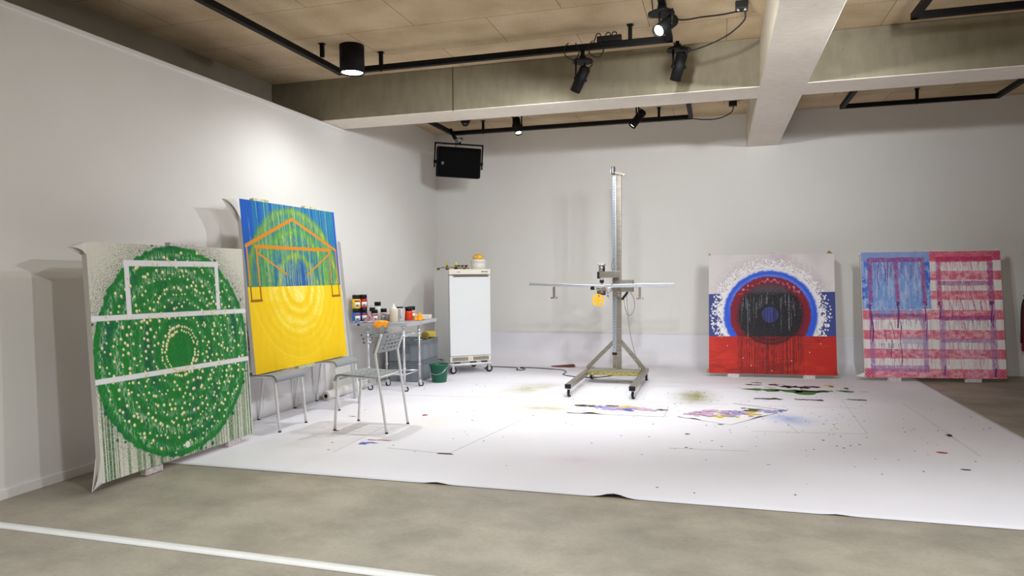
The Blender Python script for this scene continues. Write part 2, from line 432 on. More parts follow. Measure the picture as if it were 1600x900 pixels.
b = MB()
PX0, PX1, PY0, PYT = XL + 0.015, 2.17, 3.85, YB
def sheet(u, v):
    x = PX0 + (PX1 - PX0) * u
    t = v
    if t < 0.86:
        y = PY0 + (9.12 - PY0) * t / 0.86; z = 0.003
    else:
        # sweeps up and hangs on the back wall
        s = (t - 0.86) / 0.14
        a = min(1, s / 0.5) * PI / 2
        y = 9.12 + (YB - 0.012 - 9.12) * math.sin(a); z = 0.003 + 0.16 * (1 - math.cos(a))
        if s > 0.5: y = YB - 0.012; z = 0.163 + (s - 0.5) / 0.5 * (0.44 - 0.163)
    if v == 0:   # lifted spots of the front edge
        for cx, w, h in ((-1.606, 0.06, 0.012), (-0.554, 0.07, 0.026), (0.59, 0.05, 0.006)):
            z += h * math.exp(-((x - cx) / w) ** 2)
    return (x, y + (0.02 * (x + 3.6) / 6 if v < 0.5 else 0) - (0.03 if v == 0 else 0) * 0, z)
b.grid(sheet, 160, 100, PAPER)
z0 = 0.0045
q = random.Random(11)
# green and black row of paint in front of the dark ringed painting
for cx, cy, rx, ry in ((.36, 7.83, .09, .022), (.52, 7.82, .10, .026), (.62, 7.84, .05, .016), (.75, 7.80, .09, .03), (.87, 7.78, .10, .05), (.99, 7.83, .10, .022), (1.07, 7.88, .06, .014), (1.24, 7.92, .05, .016), (1.29, 7.89, .045, .02)):
    blob(b, cx, cy, rx * 1.1, ry * 3.0, SPL['green'], z0, jag=.35)
for cx, cy, rx, ry in ((.34, 8.15, .05, .016), (.42, 8.31, .05, .014), (.40, 8.14, .05, .01), (.60, 8.19, .05, .02), (.70, 8.10, .06, .028), (.74, 8.05, .04, .02), (.86, 8.08, .06, .035), (.92, 8.10, .04, .02), (.80, 8.12, .03, .02), (1.0, 8.13, .04, .02), (1.17, 8.2, .025, .018), (1.30, 8.1, .025, .02),
                       (.40, 7.27, .05, .012), (.47, 7.28, .05, .014), (.53, 7.31, .03, .02), (.58, 7.28, .035, .01), (.73, 7.32, .012, .012), (.81, 7.31, .05, .012), (.93, 7.31, .055, .014), (1.26, 7.41, .06, .01), (1.33, 7.40, .05, .012), (.02, 5.96, .02, .014), (-.223, 5.545, .018, .022)):
    blob(b, cx, cy, rx * 1.05, ry * (2.4 if cx > .1 else 1), SPL['black'], z0 + .0004, jag=.5)
for cx, cy, rx, ry, c in ((.55, 8.0, .06, .018, 'pink'), (1.16, 8.26, .05, .03, 'yellow'), (.62, 8.32, .04, .012, 'yellow'), (.66, 8.22, .04, .014, 'lilac'), (.96, 8.18, .05, .012, 'grey'), (1.45, 7.93, .05, .014, 'lblue'), (-2.52, 4.66, .045, .03, 'blue'), (-2.47, 4.70, .04, .014, 'blue'), (-2.5, 4.78, .05, .008, 'red'), (-2.42, 4.79, .05, .008, 'red'), (1.47, 5.38, .03, .018, 'red'), (1.49, 4.95, .03, .012, 'black'), (-2.94, 5.0, .03, .01, 'red'), (-2.5, 5.75, .02, .03, 'red'), (-3.1, 5.55, .03, .01, 'red')):
    blob(b, cx, cy, rx, ry, SPL[c], z0 + .0006)
for k in range(150):
    x = q.gauss(0.55, 0.75); y = q.gauss(6.3, 1.0)
    if not (PX0 + .1 < x < PX1 - .1 and PY0 + .1 < y < 8.6): continue
    blob(b, x, y, q.uniform(.003, .009), q.uniform(.003, .010), SPL[q.choice(['grey', 'black', 'grey', 'olive', 'lilac', 'green'])], z0 + .0008, n=7)
for k in range(80):
    x = q.uniform(-3.2, 2.0); y = q.uniform(4.3, 8.4)
    blob(b, x, y, q.uniform(.003, .009), q.uniform(.003, .009), SPL[q.choice(['grey', 'grey', 'lilac', 'pink', 'red', 'olive'])], z0 + .0008, n=7)
for L in ([(-2.285, 4.587), (-1.799, 4.534), (-1.592, 5.808)], [(-2.604, 4.387), (-2.637, 5.29)], [(-0.332, 5.066), (0.209, 5.108)], [(0.258, 5.754), (1.095, 5.869), (1.15, 7.395)], [(0.034, 5.963), (0.595, 6.676)], [(.60, 5.76), (.45, 6.9)]):
    for p, r_ in zip(L[:-1], L[1:]): strip(b, p, r_, 0.006, SPL['line'], z0)
strip(b, (1.665, 7.342), (1.683, 5.337), 0.007, SPL['line'], z0)
strip(b, (-3.4, 6.66), (1.2, 6.95), 0.006, mat('paper_seam', (196, 193, 194), 0.7, var=0.03), z0)
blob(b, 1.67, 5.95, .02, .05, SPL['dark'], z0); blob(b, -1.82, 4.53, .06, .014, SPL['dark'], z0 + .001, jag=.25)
fp = b.build('floor_paper', solid=0.0016, fixn=False)
tag(fp, 'large white paper sheet covering the floor, paint splashed, turned up at the back wall', 'paper')
for p in fp.data.polygons: pass

# curled scraps where the paper edge lifts
b = MB(); b.grid(lambda u, v: (-2.13 + .30 * u + .02 * math.sin(9 * v), 9.14 + .10 * v, .012 + .035 * u * math.sin(PI * min(1, v * 1.2)) ** 2), 10, 6, mat('red_brown_paper_back', (120, 52, 40), 0.7, var=0.1))
tag(b.build('curled_paper', solid=0.002), 'dark red curled paper edge by the cable at the back wall', 'paper')

# white protective sheet hung low on the left wall
b = MB(); b.grid(lambda u, v: (XL + 0.055 - 0.03 * v, 4.35 + 2.0 * u, 0.006 + 0.62 * v + .002 * math.sin(6 * u)), 40, 8, PAPER2)
for y in (5.30, 5.74, 6.1): b.box((XL + 0.05, y, .3), (.004, .004, .55), SPL['line'])
tag(b.build('wall_paper_sheet', solid=0.003), 'white paper sheet covering the foot of the left wall behind the chairs', 'paper')

# tape line on the concrete in front
b = MB(); b.grid(lambda u, v: (XL + .02 + 7.5 * u, 2.655 - .10 * u * 0.7 + .07 * (v - .5) + .004 * math.sin(9 * u), .0015), 60, 1, mat('white_floor_tape', (226, 225, 222), 0.45, var=0.04, scale=6))
tag(b.build('floor_tape', solid=0.001), 'white tape line across the bare concrete in the foreground', 'tape')

# ---------------------------------------------------------------- two loose painted sheets
def paper_sheet(name, label, corners, curl, dabs):
    c = [Vector((*p, 0.007)) for p in corners]
    o = sum(c, Vector()) / 4
    b = MB()
    def fn(u, v):
        p = c[0] * (1 - u) * (1 - v) + c[1] * u * (1 - v) + c[2] * u * v + c[3] * (1 - u) * v
        z = .007
        for (uu, vv, h, s) in curl: z += h * math.exp(-((u - uu) ** 2 + (v - vv) ** 2) / s)
        return (p.x, p.y, z)
    b.grid(fn, 40, 16, mat('loose_white_paper', (232, 229, 230), 0.6, var=0.015)); qq = random.Random(len(name) * 7 + int(o.x * 100))
    for (u, v, ru, rv, col, k) in dabs:
        for j in range(k):
            uu = min(.97, max(.03, u + qq.gauss(0, ru))); vv = min(.95, max(.05, v + qq.gauss(0, rv)))
            p = Vector(fn(uu, vv)); blob(b, p.x, p.y, qq.uniform(.014, .055), qq.uniform(.014, .042), SPL[col], p.z + .0022 + .0004 * j, n=11, seed=qq.random(), ang=qq.uniform(-.4, .4))
    r = b.build(name, solid=0.0012, fixn=False)
    return tag(r, label, 'paper')
paper_sheet('painted_sheet', 'loose white sheet with yellow, olive and lilac paint in front of the machine', [(-1.293, 6.131), (-0.44, 6.158), (-0.435, 6.62), (-1.317, 6.54)],
            [(.25, 0, .016, .006), (0, 0, .006, .01)],
            [(.12, .85, .07, .03, 'olive', 9), (.30, .75, .08, .05, 'lilac', 8), (.38, .9, .05, .04, 'olive', 7), (.48, .75, .08, .08, 'pink', 12), (.58, .78, .06, .08, 'yellow', 7), (.62, .5, .05, .06, 'blue', 5), (.5, .6, .06, .06, 'lilac', 8), (.78, .62, .08, .05, 'pink', 8), (.95, .6, .01, .08, 'olive', 2), (.22, .8, .05, .05, 'blue', 3)])
paper_sheet('painted_sheet', 'loose sheet with a pink corner and yellow dabs, curling toward the viewer', [(-0.345, 6.189), (0.105, 5.963), (0.60, 6.70), (0.15, 6.95)],
            [(.35, 0, .010, .010), (1, .45, .012, .012), (0, 0, .006, .02)],
            [(.12, .25, .08, .08, 'pink', 14), (.25, .35, .1, .1, 'pink', 12), (.5, .5, .12, .12, 'lilac', 14), (.55, .35, .12, .08, 'yellow', 9), (.75, .6, .1, .1, 'yellow', 6), (.6, .8, .08, .06, 'olive', 6), (.8, .85, .1, .05, 'lilac', 7), (.4, .6, .1, .06, 'blue', 4), (.7, .45, .1, .1, 'pink', 8), (.95, .9, .02, .04, 'blue', 2)])

# ---------------------------------------------------------------- paintings
def vn(u, v, fx, fy, seed):
    """smooth value noise, fx by fy cells over the unit square"""
    g = np.random.RandomState(seed).rand(int(fx) + 3, int(fy) + 3)
    x = u * fx; y = v * fy; i = np.floor(x).astype(int); j = np.floor(y).astype(int)
    a = x - i; c = y - j; a = a * a * (3 - 2 * a); c = c * c * (3 - 2 * c)
    i = np.clip(i, 0, int(fx) + 1); j = np.clip(j, 0, int(fy) + 1)
    return (g[i, j] * (1 - a) * (1 - c) + g[i + 1, j] * a * (1 - c) + g[i, j + 1] * (1 - a) * c + g[i + 1, j + 1] * a * c)
def fn_(u, v, fx, fy, seed):
    """layered noise, stretched to 0..1"""
    n = .5 * vn(u, v, fx, fy, seed) + .3 * vn(u, v, fx * 2.3, fy * 2.3, seed + 101) + .2 * vn(u, v, fx * 5.1, fy * 5.1, seed + 202)
    return np.clip((n - .5) * 1.7 + .5, 0, 1)
def ss(a, b, x):
    t = np.clip((x - a) / (b - a), 0, 1); return t * t * (3 - 2 * t)
def over(col, rgb, f):
    f = np.clip(f, 0, 1)[..., None]; return col * (1 - f) + np.array(rgb, float) * f
def seg_d(u, v, p, q):
    px, py = p; qx, qy = q; dx, dy = qx - px, qy - py
    t = np.clip(((u - px) * dx + (v - py) * dy) / (dx * dx + dy * dy), 0, 1)
    return np.hypot(u - px - t * dx, v - py - t * dy)
def rect(u, v, u0, v0, u1, v1, e=0.002):
    return ss(u0 - e, u0 + e, u) * (1 - ss(u1 - e, u1 + e, u)) * ss(v0 - e, v0 + e, v) * (1 - ss(v1 - e, v1 + e, v))
def flecks(shape, p, seed):
    return (np.random.RandomState(seed).rand(*shape) < p).astype(float)
def dots(col, u, v, pts, r, rgb, edge=None, asp=1.0):
    nu, nv = u.shape
    for k, (x, y) in enumerate(pts):
        rr = r * (1 + 0.25 * math.sin(k * 12.9)); m = int(rr * nu * 1.6) + 2
        i0, i1 = max(0, int(x * (nu - 1)) - m), min(nu, int(x * (nu - 1)) + m + 1); j0, j1 = max(0, int(y * (nv - 1)) - m), min(nv, int(y * (nv - 1)) + m + 1)
        if i0 >= i1 or j0 >= j1: continue
        s = np.s_[i0:i1, j0:j1]; d = np.hypot(u[s] - x, v[s] - y)
        if edge is not None:
            e = np.hypot(u[s] - x - rr * .5, v[s] - y - rr * .5); col[s] = over(col[s], edge, (1 - ss(rr * .7, rr * 1.15, e)) * .75)
        col[s] = over(col[s], rgb, 1 - ss(rr * .75, rr * 1.1, d))
    return col

def art_green(u, v):
    sh = u.shape; q = np.random.RandomState(3)
    col = np.zeros(sh + (3,)) + np.array((219, 216, 203.)); r = np.hypot(u - .494, v - .497); th = np.arctan2(v - .497, u - .494)
    col *= (0.97 + .05 * vn(u, v, 9, 9, 2))[..., None]
    d = r - .495
    col = over(col, (70, 84, 62), flecks(sh, np.clip(.50 - d * 3.6, .06, .6), 4) * ss(-.02, .0, d) * .6 * np.where(v > .62, .9, 1) * ss(0.6, 0.0, d * 2.6))
    # drips below the disc
    n1 = vn(u, v * 0, 95, 1, 8); n2 = vn(u, v * 0, 170, 1, 9)
    low = (v > .5) & (r > .48)
    st = np.clip(ss(.52, .66, n1) + .8 * ss(.62, .78, n2), 0, 1) * (.55 + .45 * vn(u, v, 120, 16, 10))
    col = over(col, (92, 128, 84), np.where(low, st, 0) * rect(u, v, .035, .5, .975, 1.1) * .9)
    col = over(col, (40, 92, 52), np.where(low, ss(.70, .80, n2), 0) * .8)
    col = over(col, (225, 222, 208), np.where(low, flecks(sh, .22, 12), 0) * .7)
    # the disc
    edge = .497 + .008 * (vn(u, v, 26, 26, 5) - .5) + .012 * (vn(u, v, 60, 60, 6) - .6)
    disc = 1 - ss(-.004, .004, r - edge)
    base = np.zeros(sh + (3,)) + np.array((22, 124, 46.))
    ring = .5 + .5 * np.sin(r * 62 + 2 * vn(u, v, 7, 7, 14))
    base = over(base, (14, 92, 74), ring * .75 * ss(.10, .2, r) * ss(.3, .75, fn_(u, v, 14, 5, 15)))
    base = over(base, (18, 92, 54), ss(.5, .85, fn_(u, v, 90, 8, 16)) * .4)
    base = over(base, (32, 138, 40), ss(.5, .75, vn(u, v, 40, 6, 17)) * .4)
    sp = np.zeros(sh)
    for rr, w, a in ((.455, .016, .9), (.375, .022, .9), (.30, .02, .55), (.245, .015, .5), (.17, .016, .35), (.125, .01, .3)):
        sp = np.maximum(sp, np.exp(-((r - rr - .012 * (vn(u, v, 30, 30, int(rr * 1000)) - .5)) / w) ** 2) * a)
    streak = ss(.38, .66, vn(u, v, 220, 70, 18))
    base = over(base, (196, 210, 190), np.clip(sp * 1.25, 0, 1) * streak * (.25 + .75 * flecks(sh, .5, 19)) * .95)
    base = over(base, (150, 180, 150), flecks(sh, .018, 20) * .7)
    col = col * (1 - disc[..., None]) + base * disc[..., None]
    for k in range(34):   # loose drops at the rim
        a = q.rand() * 2 * PI; x = .494 + (.5 + .03 * q.rand() ** 2) * math.cos(a); y = .497 + (.5 + .03 * q.rand() ** 2) * math.sin(a)
        col = dots(col, u, v, [(x, y)], .004 + .008 * q.rand() ** 2, (22, 100, 46))
    col = dots(col, u, v, [(.045, .69), (.04, .715)], .009, (22, 96, 50))
    P = []
    for rr, n in ((.096, 40), (.118, 44)):
        for k in range(n):
            if q.rand() < .85: P.append((rr + q.randn() * .003, 2 * PI * k / n + q.randn() * .02))
    for rr, n in ((.155, 20), (.185, 34), (.225, 44), (.265, 62), (.31, 66), (.35, 72), (.395, 62), (.435, 60), (.465, 26)):
        for k in range(n): P.append((rr + q.randn() * .014, 2 * PI * (k + q.rand() * .9) / n))
    P = [(.498 + a * math.cos(t), .497 + a * math.sin(t)) for a, t in P]
    col = dots(col, u, v, P, .0064, (242, 238, 186), (186, 150, 96))
    W = (236, 232, 236)
    bar = rect(u, v, -.1, .3045, 1.1, .3275) + 0
    v2 = v - .0015 + (.012) * 0
    lines = np.clip(rect(u, v - .016 * u, -.1, .3045, 1.1, .328) + rect(u, v - .010 * u, -.1, .568, 1.1, .5915) + rect(u, v, .190, .071, .80, .098) + rect(u - .0, v, .189, .071, .2165, .31) + rect(u, v, .770, .075, .7975, .315), 0, 1)
    col = over(col, W, lines)
    near = [p for p in P if (abs(p[1] - (.316 + .016 * p[0])) < .014 or abs(p[1] - (.58 + .01 * p[0])) < .014 or (abs(p[1] - .085) < .014 and .19 < p[0] < .8) or (min(abs(p[0] - .203), abs(p[0] - .784)) < .014 and .07 < p[1] < .31))]
    col = dots(col, u, v, near, .0052, (226, 212, 150), (214, 186, 140))
    col = dots(col, u, v, [(.505, .948)], .0175, (238, 234, 234))
    return col

def art_yellow(u, v):
    sh = u.shape; q = np.random.RandomState(5)
    r = np.hypot(u - .495, v - .505)
    col = np.zeros(sh + (3,)) + np.array((16, 86, 178.)); col *= (.93 + .14 * vn(u, v, 8, 8, 3))[..., None]
    mid = ss(.12, .17, u) * (1 - ss(.955, .99, u)); mid = np.maximum(mid, ss(.02, .0, np.abs(u - .115) - .008) * .7)
    n1 = vn(u, v * 0, 120, 1, 4); n2 = vn(u, v, 170, 9, 6)
    inside = 1 - ss(.47, .5, r)
    fz = fn_(u, v, 150, 60, 61)
    col = over(col, (44, 136, 150), mid * ss(.25, .8, n1) * (.45 + .5 * n2) * .9)
    col = over(col, (74, 140, 96), inside * ss(.30, .75, fz) * (.30 + .35 * ss(.3, .8, n2)) * ss(.12, .26, r))
    col = over(col, (24, 78, 146), ss(.52, .85, fn_(u, v, 170, 70, 7)) * inside * .75)
    for rr, w, c, a in ((.470, .024, (122, 158, 46), .95), (.345, .040, (84, 152, 58), .95), (.195, .026, (128, 158, 48), .9), (.42, .034, (104, 156, 66), .55), (.27, .028, (80, 142, 92), .6)):
        rw = r + .014 * (vn(u, v, 22, 22, int(rr * 999)) - .5)
        col = over(col, c, np.exp(-((rw - rr) / w) ** 2) * np.clip(a * (.55 + .7 * fn_(u, v, 80, 40, int(rr * 555))), 0, .95))
    core = (1 - ss(.10, .19, r)) * (v < .505)
    col = over(col, (26, 84, 152), core * .75)
    cols = [(172, 192, 52), (150, 182, 56), (204, 200, 70), (92, 158, 78), (124, 170, 100), (184, 178, 40)]
    for k in range(230):   # runs of paint from the rings
        a = (q.rand() * 1.1 - .05) * PI; rr = q.choice([.475, .475, .47, .345, .345, .33, .195, .195, .42]) + .015 * q.randn(); x = .495 + rr * math.cos(a); y0 = max(0.0, .505 - rr * math.sin(a)); L = .05 + .40 * q.rand() ** 1.3
        if x < .135 or x > .97: continue
        w = .0013 + .0030 * q.rand() ** 3; f = (np.abs(u - x - .0015 * np.sin(v * 30 + k)) < w) & (v > y0) & (v < y0 + L)
        col = over(col, cols[q.randint(6)], f * (.35 + .5 * vn(u, v, 30, 60, 40 + k % 7)))
        if q.rand() < .16: col = over(col, (206, 200, 44), np.exp(-(((u - x) / .008) ** 2 + ((v - y0 - .012) / .022) ** 2)) * .85 * fz * 1.4)
    for k in range(60):   # runs from the top edge
        x = .14 + .84 * q.rand(); L = .08 + .42 * q.rand(); w = .0011 + .0014 * q.rand()
        col = over(col, [(60, 150, 150), (84, 164, 120), (140, 186, 120), (170, 200, 170)][q.randint(4)], ((np.abs(u - x) < w) & (v < L)) * .65)
    for k in range(70):
        x = .30 + .39 * q.rand(); y0 = .34 + .10 * q.rand()
        col = over(col, [(150, 185, 190), (186, 200, 130), (60, 120, 170), (30, 80, 150), (176, 186, 70)][q.randint(5)], ((np.abs(u - x) < .0015) & (v > y0)) * .7)
    col = over(col, (150, 180, 190), ((np.abs(u - .062 - .03 * (v - .1)) < .0016) & (v > .1) & (v < .24)) * .7)
    col = over(col, (190, 205, 210), flecks(sh, .012, 9) * mid * .6)
    # yellow half
    yl = np.zeros(sh + (3,)) + np.array((240, 198, 6.)); yl *= (.975 + .035 * fn_(u, v, 26, 10, 21))[..., None]
    pale = np.zeros(sh)
    rw = np.hypot((u - .49) * 1.0, v - .50) + .010 * (vn(u, v, 14, 14, 23) - .5)
    pale = np.maximum(pale, (1 - ss(.10, .12, rw)) * .95)
    for rr, w, a in ((.160, .020, .95), (.235, .030, .85), (.285, .022, .75), (.34, .016, .28), (.40, .012, .25), (.455, .007, .42), (.475, .003, .3)):
        pale = np.maximum(pale, np.exp(-((rw - rr) / w) ** 2) * a)
    pale *= (.40 + .6 * fn_(u, v, 110, 80, 24)) * (.7 + .4 * vn(u, v, 12, 12, 25))
    yl = over(yl, (252, 236, 152), pale)
    yl = over(yl, (240, 196, 0), ss(.6, .8, vn(u, v, 12, 18, 26)) * .4)
    low = ss(.5005, .5025, v - .004 * u)
    col = col * (1 - low[..., None]) + yl * low[..., None]
    O = (206, 132, 28); D = (150, 98, 12)
    def ln(p, q_, w, c): 
        nonlocal col
        col = over(col, c, 1 - ss(w / 2 - .0015, w / 2 + .0015, seg_d(u, v, p, q_)))
    ln((.019, .265), (.494, .083), .022, O); ln((.494, .083), (.977, .265), .020, O)
    ln((.024, .265), (.024, .50), .014, O); ln((.975, .265), (.975, .50), .013, O)
    ln((.105, .267), (.905, .267), .022, O); ln((.112, .267), (.112, .50), .015, O); ln((.895, .267), (.888, .50), .013, O)
    ln((.121, .304), (.385, .429), .012, O); ln((.884, .296), (.606, .435), .012, O)
    for a, b_ in (((.026, .5), (.026, .58)), ((.112, .5), (.112, .58)), ((.975, .5), (.975, .58)), ((.886, .5), (.886, .58))): ln(a, b_, .013, D)
    ln((.021, .581), (.117, .581), .015, D); ln((.881, .579), (.981, .579), .015, D)
    return col

def art_rings(u, v):
    sh = u.shape; q = np.random.RandomState(8)
    r = np.hypot(u - .492, v - .508); th = np.arctan2(v - .508, u - .492)
    top = np.zeros(sh + (3,)) + np.array((221, 213, 213.)); top = over(top, (206, 188, 198), ss(.5, .8, vn(u, v, 7, 7, 2)) * .6)
    blue = np.zeros(sh + (3,)) + np.array((58, 68, 134.)); blue *= (.94 + .12 * vn(u, v, 12, 12, 4))[..., None]
    red = np.zeros(sh + (3,)) + np.array((188, 36, 26.)); red = over(red, (140, 26, 24), ss(.45, .85, fn_(u, v, 5, 12, 5)) * .75); red = over(red, (212, 62, 36), ss(.55, .85, fn_(u, v, 5, 20, 6)) * .5)
    hb = .334 - .016 * u; hr = .693 - .011 * u
    fb = ss(-.0015, .0015, v - hb); fr = ss(-.0015, .0015, v - hr)
    col = top * (1 - fb[..., None]) + blue * fb[..., None]
    col = over(col, (150, 120, 150), flecks(sh, np.clip(.3 - np.abs(r - .46) * 3.5, 0, .3), 9) * (1 - fb) * .6)
    rw = r + .012 * (vn(u, v, 70, 70, 10) - .5)
    # white fringe of thrown drops
    fr_w = 1 - ss(.40, .425, rw + .05 * (vn(u, v, 40, 40, 11) - .5))
    col = over(col, (236, 232, 232), fr_w)
    P = [(.492 + (.405 + .075 * q.rand() ** 1.5) * math.cos(t), .508 + (.405 + .075 * q.rand() ** 1.5) * math.sin(t)) for t in q.rand(820) * 2 * PI]
    col = dots(col, u, v, P, .0065, (238, 235, 235))
    P = [(.492 + (.39 + .06 * q.rand()) * math.cos(t), .508 + (.39 + .06 * q.rand()) * math.sin(t)) for t in q.rand(420) * 2 * PI]
    col = dots(col, u, v, P, .0028, (120, 98, 132))
    col = over(col, (44, 88, 214), (1 - ss(.366, .376, rw)))
    col = over(col, (176, 176, 226), np.exp(-((r - .374) / .010) ** 2) * flecks(sh, .55, 12) * .8)
    col = over(col, (150, 160, 226), np.exp(-((r - .33) / .012) ** 2) * flecks(sh, .5, 13) * ss(.1, -.2, v - .5) * .8)
    col = over(col, (136, 10, 32), 1 - ss(.314, .322, rw))
    col = over(col, (208, 176, 190), np.exp(-((r - .287 - .012 * np.sin(th * 34)) / .010) ** 2) * ss(.38, .30, v) * ss(.35, .55, vn(u, v, 60, 60, 14)) * .95)
    col = over(col, (110, 18, 40), np.exp(-((r - .275) / .02) ** 2) * .5)
    k_edge = 1 - ss(.238, .276, rw + .02 * (fn_(u, v, 120, 120, 19) - .5))
    blk = np.zeros(sh + (3,)) + np.array((30, 27, 33.))
    blk = over(blk, (66, 60, 68), ss(.2, 1, np.sin(r * 230)) * ss(.35, .75, fn_(u, v, 90, 90, 15)) * .6)
    blk = over(blk, (10, 9, 12), ss(.35, .75, fn_(u, v, 100, 100, 16)) * .7)
    blk = over(blk, (150, 132, 140), flecks(sh, .30, 17) * ss(.36, .30, v) * .7)
    blk = over(blk, (96, 74, 84), ss(.35, .29, v) * .55)
    col = col * (1 - k_edge[..., None]) + blk * k_edge[..., None]
    for k in range(46):
        x = .25 + .5 * q.rand(); y0 = .32 + .10 * q.rand(); L = .05 + .26 * q.rand() ** 1.5
        f = (np.abs(u - x) < .0015) & (v > y0) & (v < y0 + L) & (r > .085) & (r < .255)
        col = over(col, (176, 174, 186), f * flecks(sh, .5, 30 + k) * .75)
    col = over(col, (58, 62, 128), 1 - ss(.064, .07, r)); col = over(col, (20, 18, 28), np.exp(-((r - .078) / .008) ** 2) * .8)
    col = over(col, (30, 32, 70), ((r < .064) & (vn(u, v * 0, 150, 1, 18) > .62)) * .6)
    # red ground below with the dark disc and its runs showing through
    rd = over(red, (72, 14, 18), (1 - ss(.245, .262, rw)) * (.70 + .2 * np.sin(r * 190)))
    col = col * (1 - fr[..., None]) + rd * fr[..., None]
    for x in np.arange(.235, .75, .0095):
        x = x + q.randn() * .003; rr = abs(x - .492); y0 = .508 + math.sqrt(max(0, .255 ** 2 - rr ** 2)) * .9 if rr < .255 else .62
        L = 1.0 if q.rand() < .8 else y0 + .1 + .3 * q.rand()
        f = (np.abs(u - x - .0015 * np.sin(v * 22 + x * 90)) < .0014 + .0012 * q.rand()) & (v > max(y0 - .02, .66)) & (v < L)
        col = over(col, (78, 14, 18), f * (.85 - .2 * ss(.7, 1, v)))
        if q.rand() < .5: col = over(col, (30, 10, 24), ((np.abs(u - x) < .0018) & (v > .36 + .15 * q.rand()) & (v < y0)) * .5)
    col = dots(col, u, v, [(.105, .70), (.15, .77), (.275, .87), (.34, .93), (.50, .97), (.655, .885), (.795, .815), (.88, .745)], .0036, (236, 214, 210))
    return col

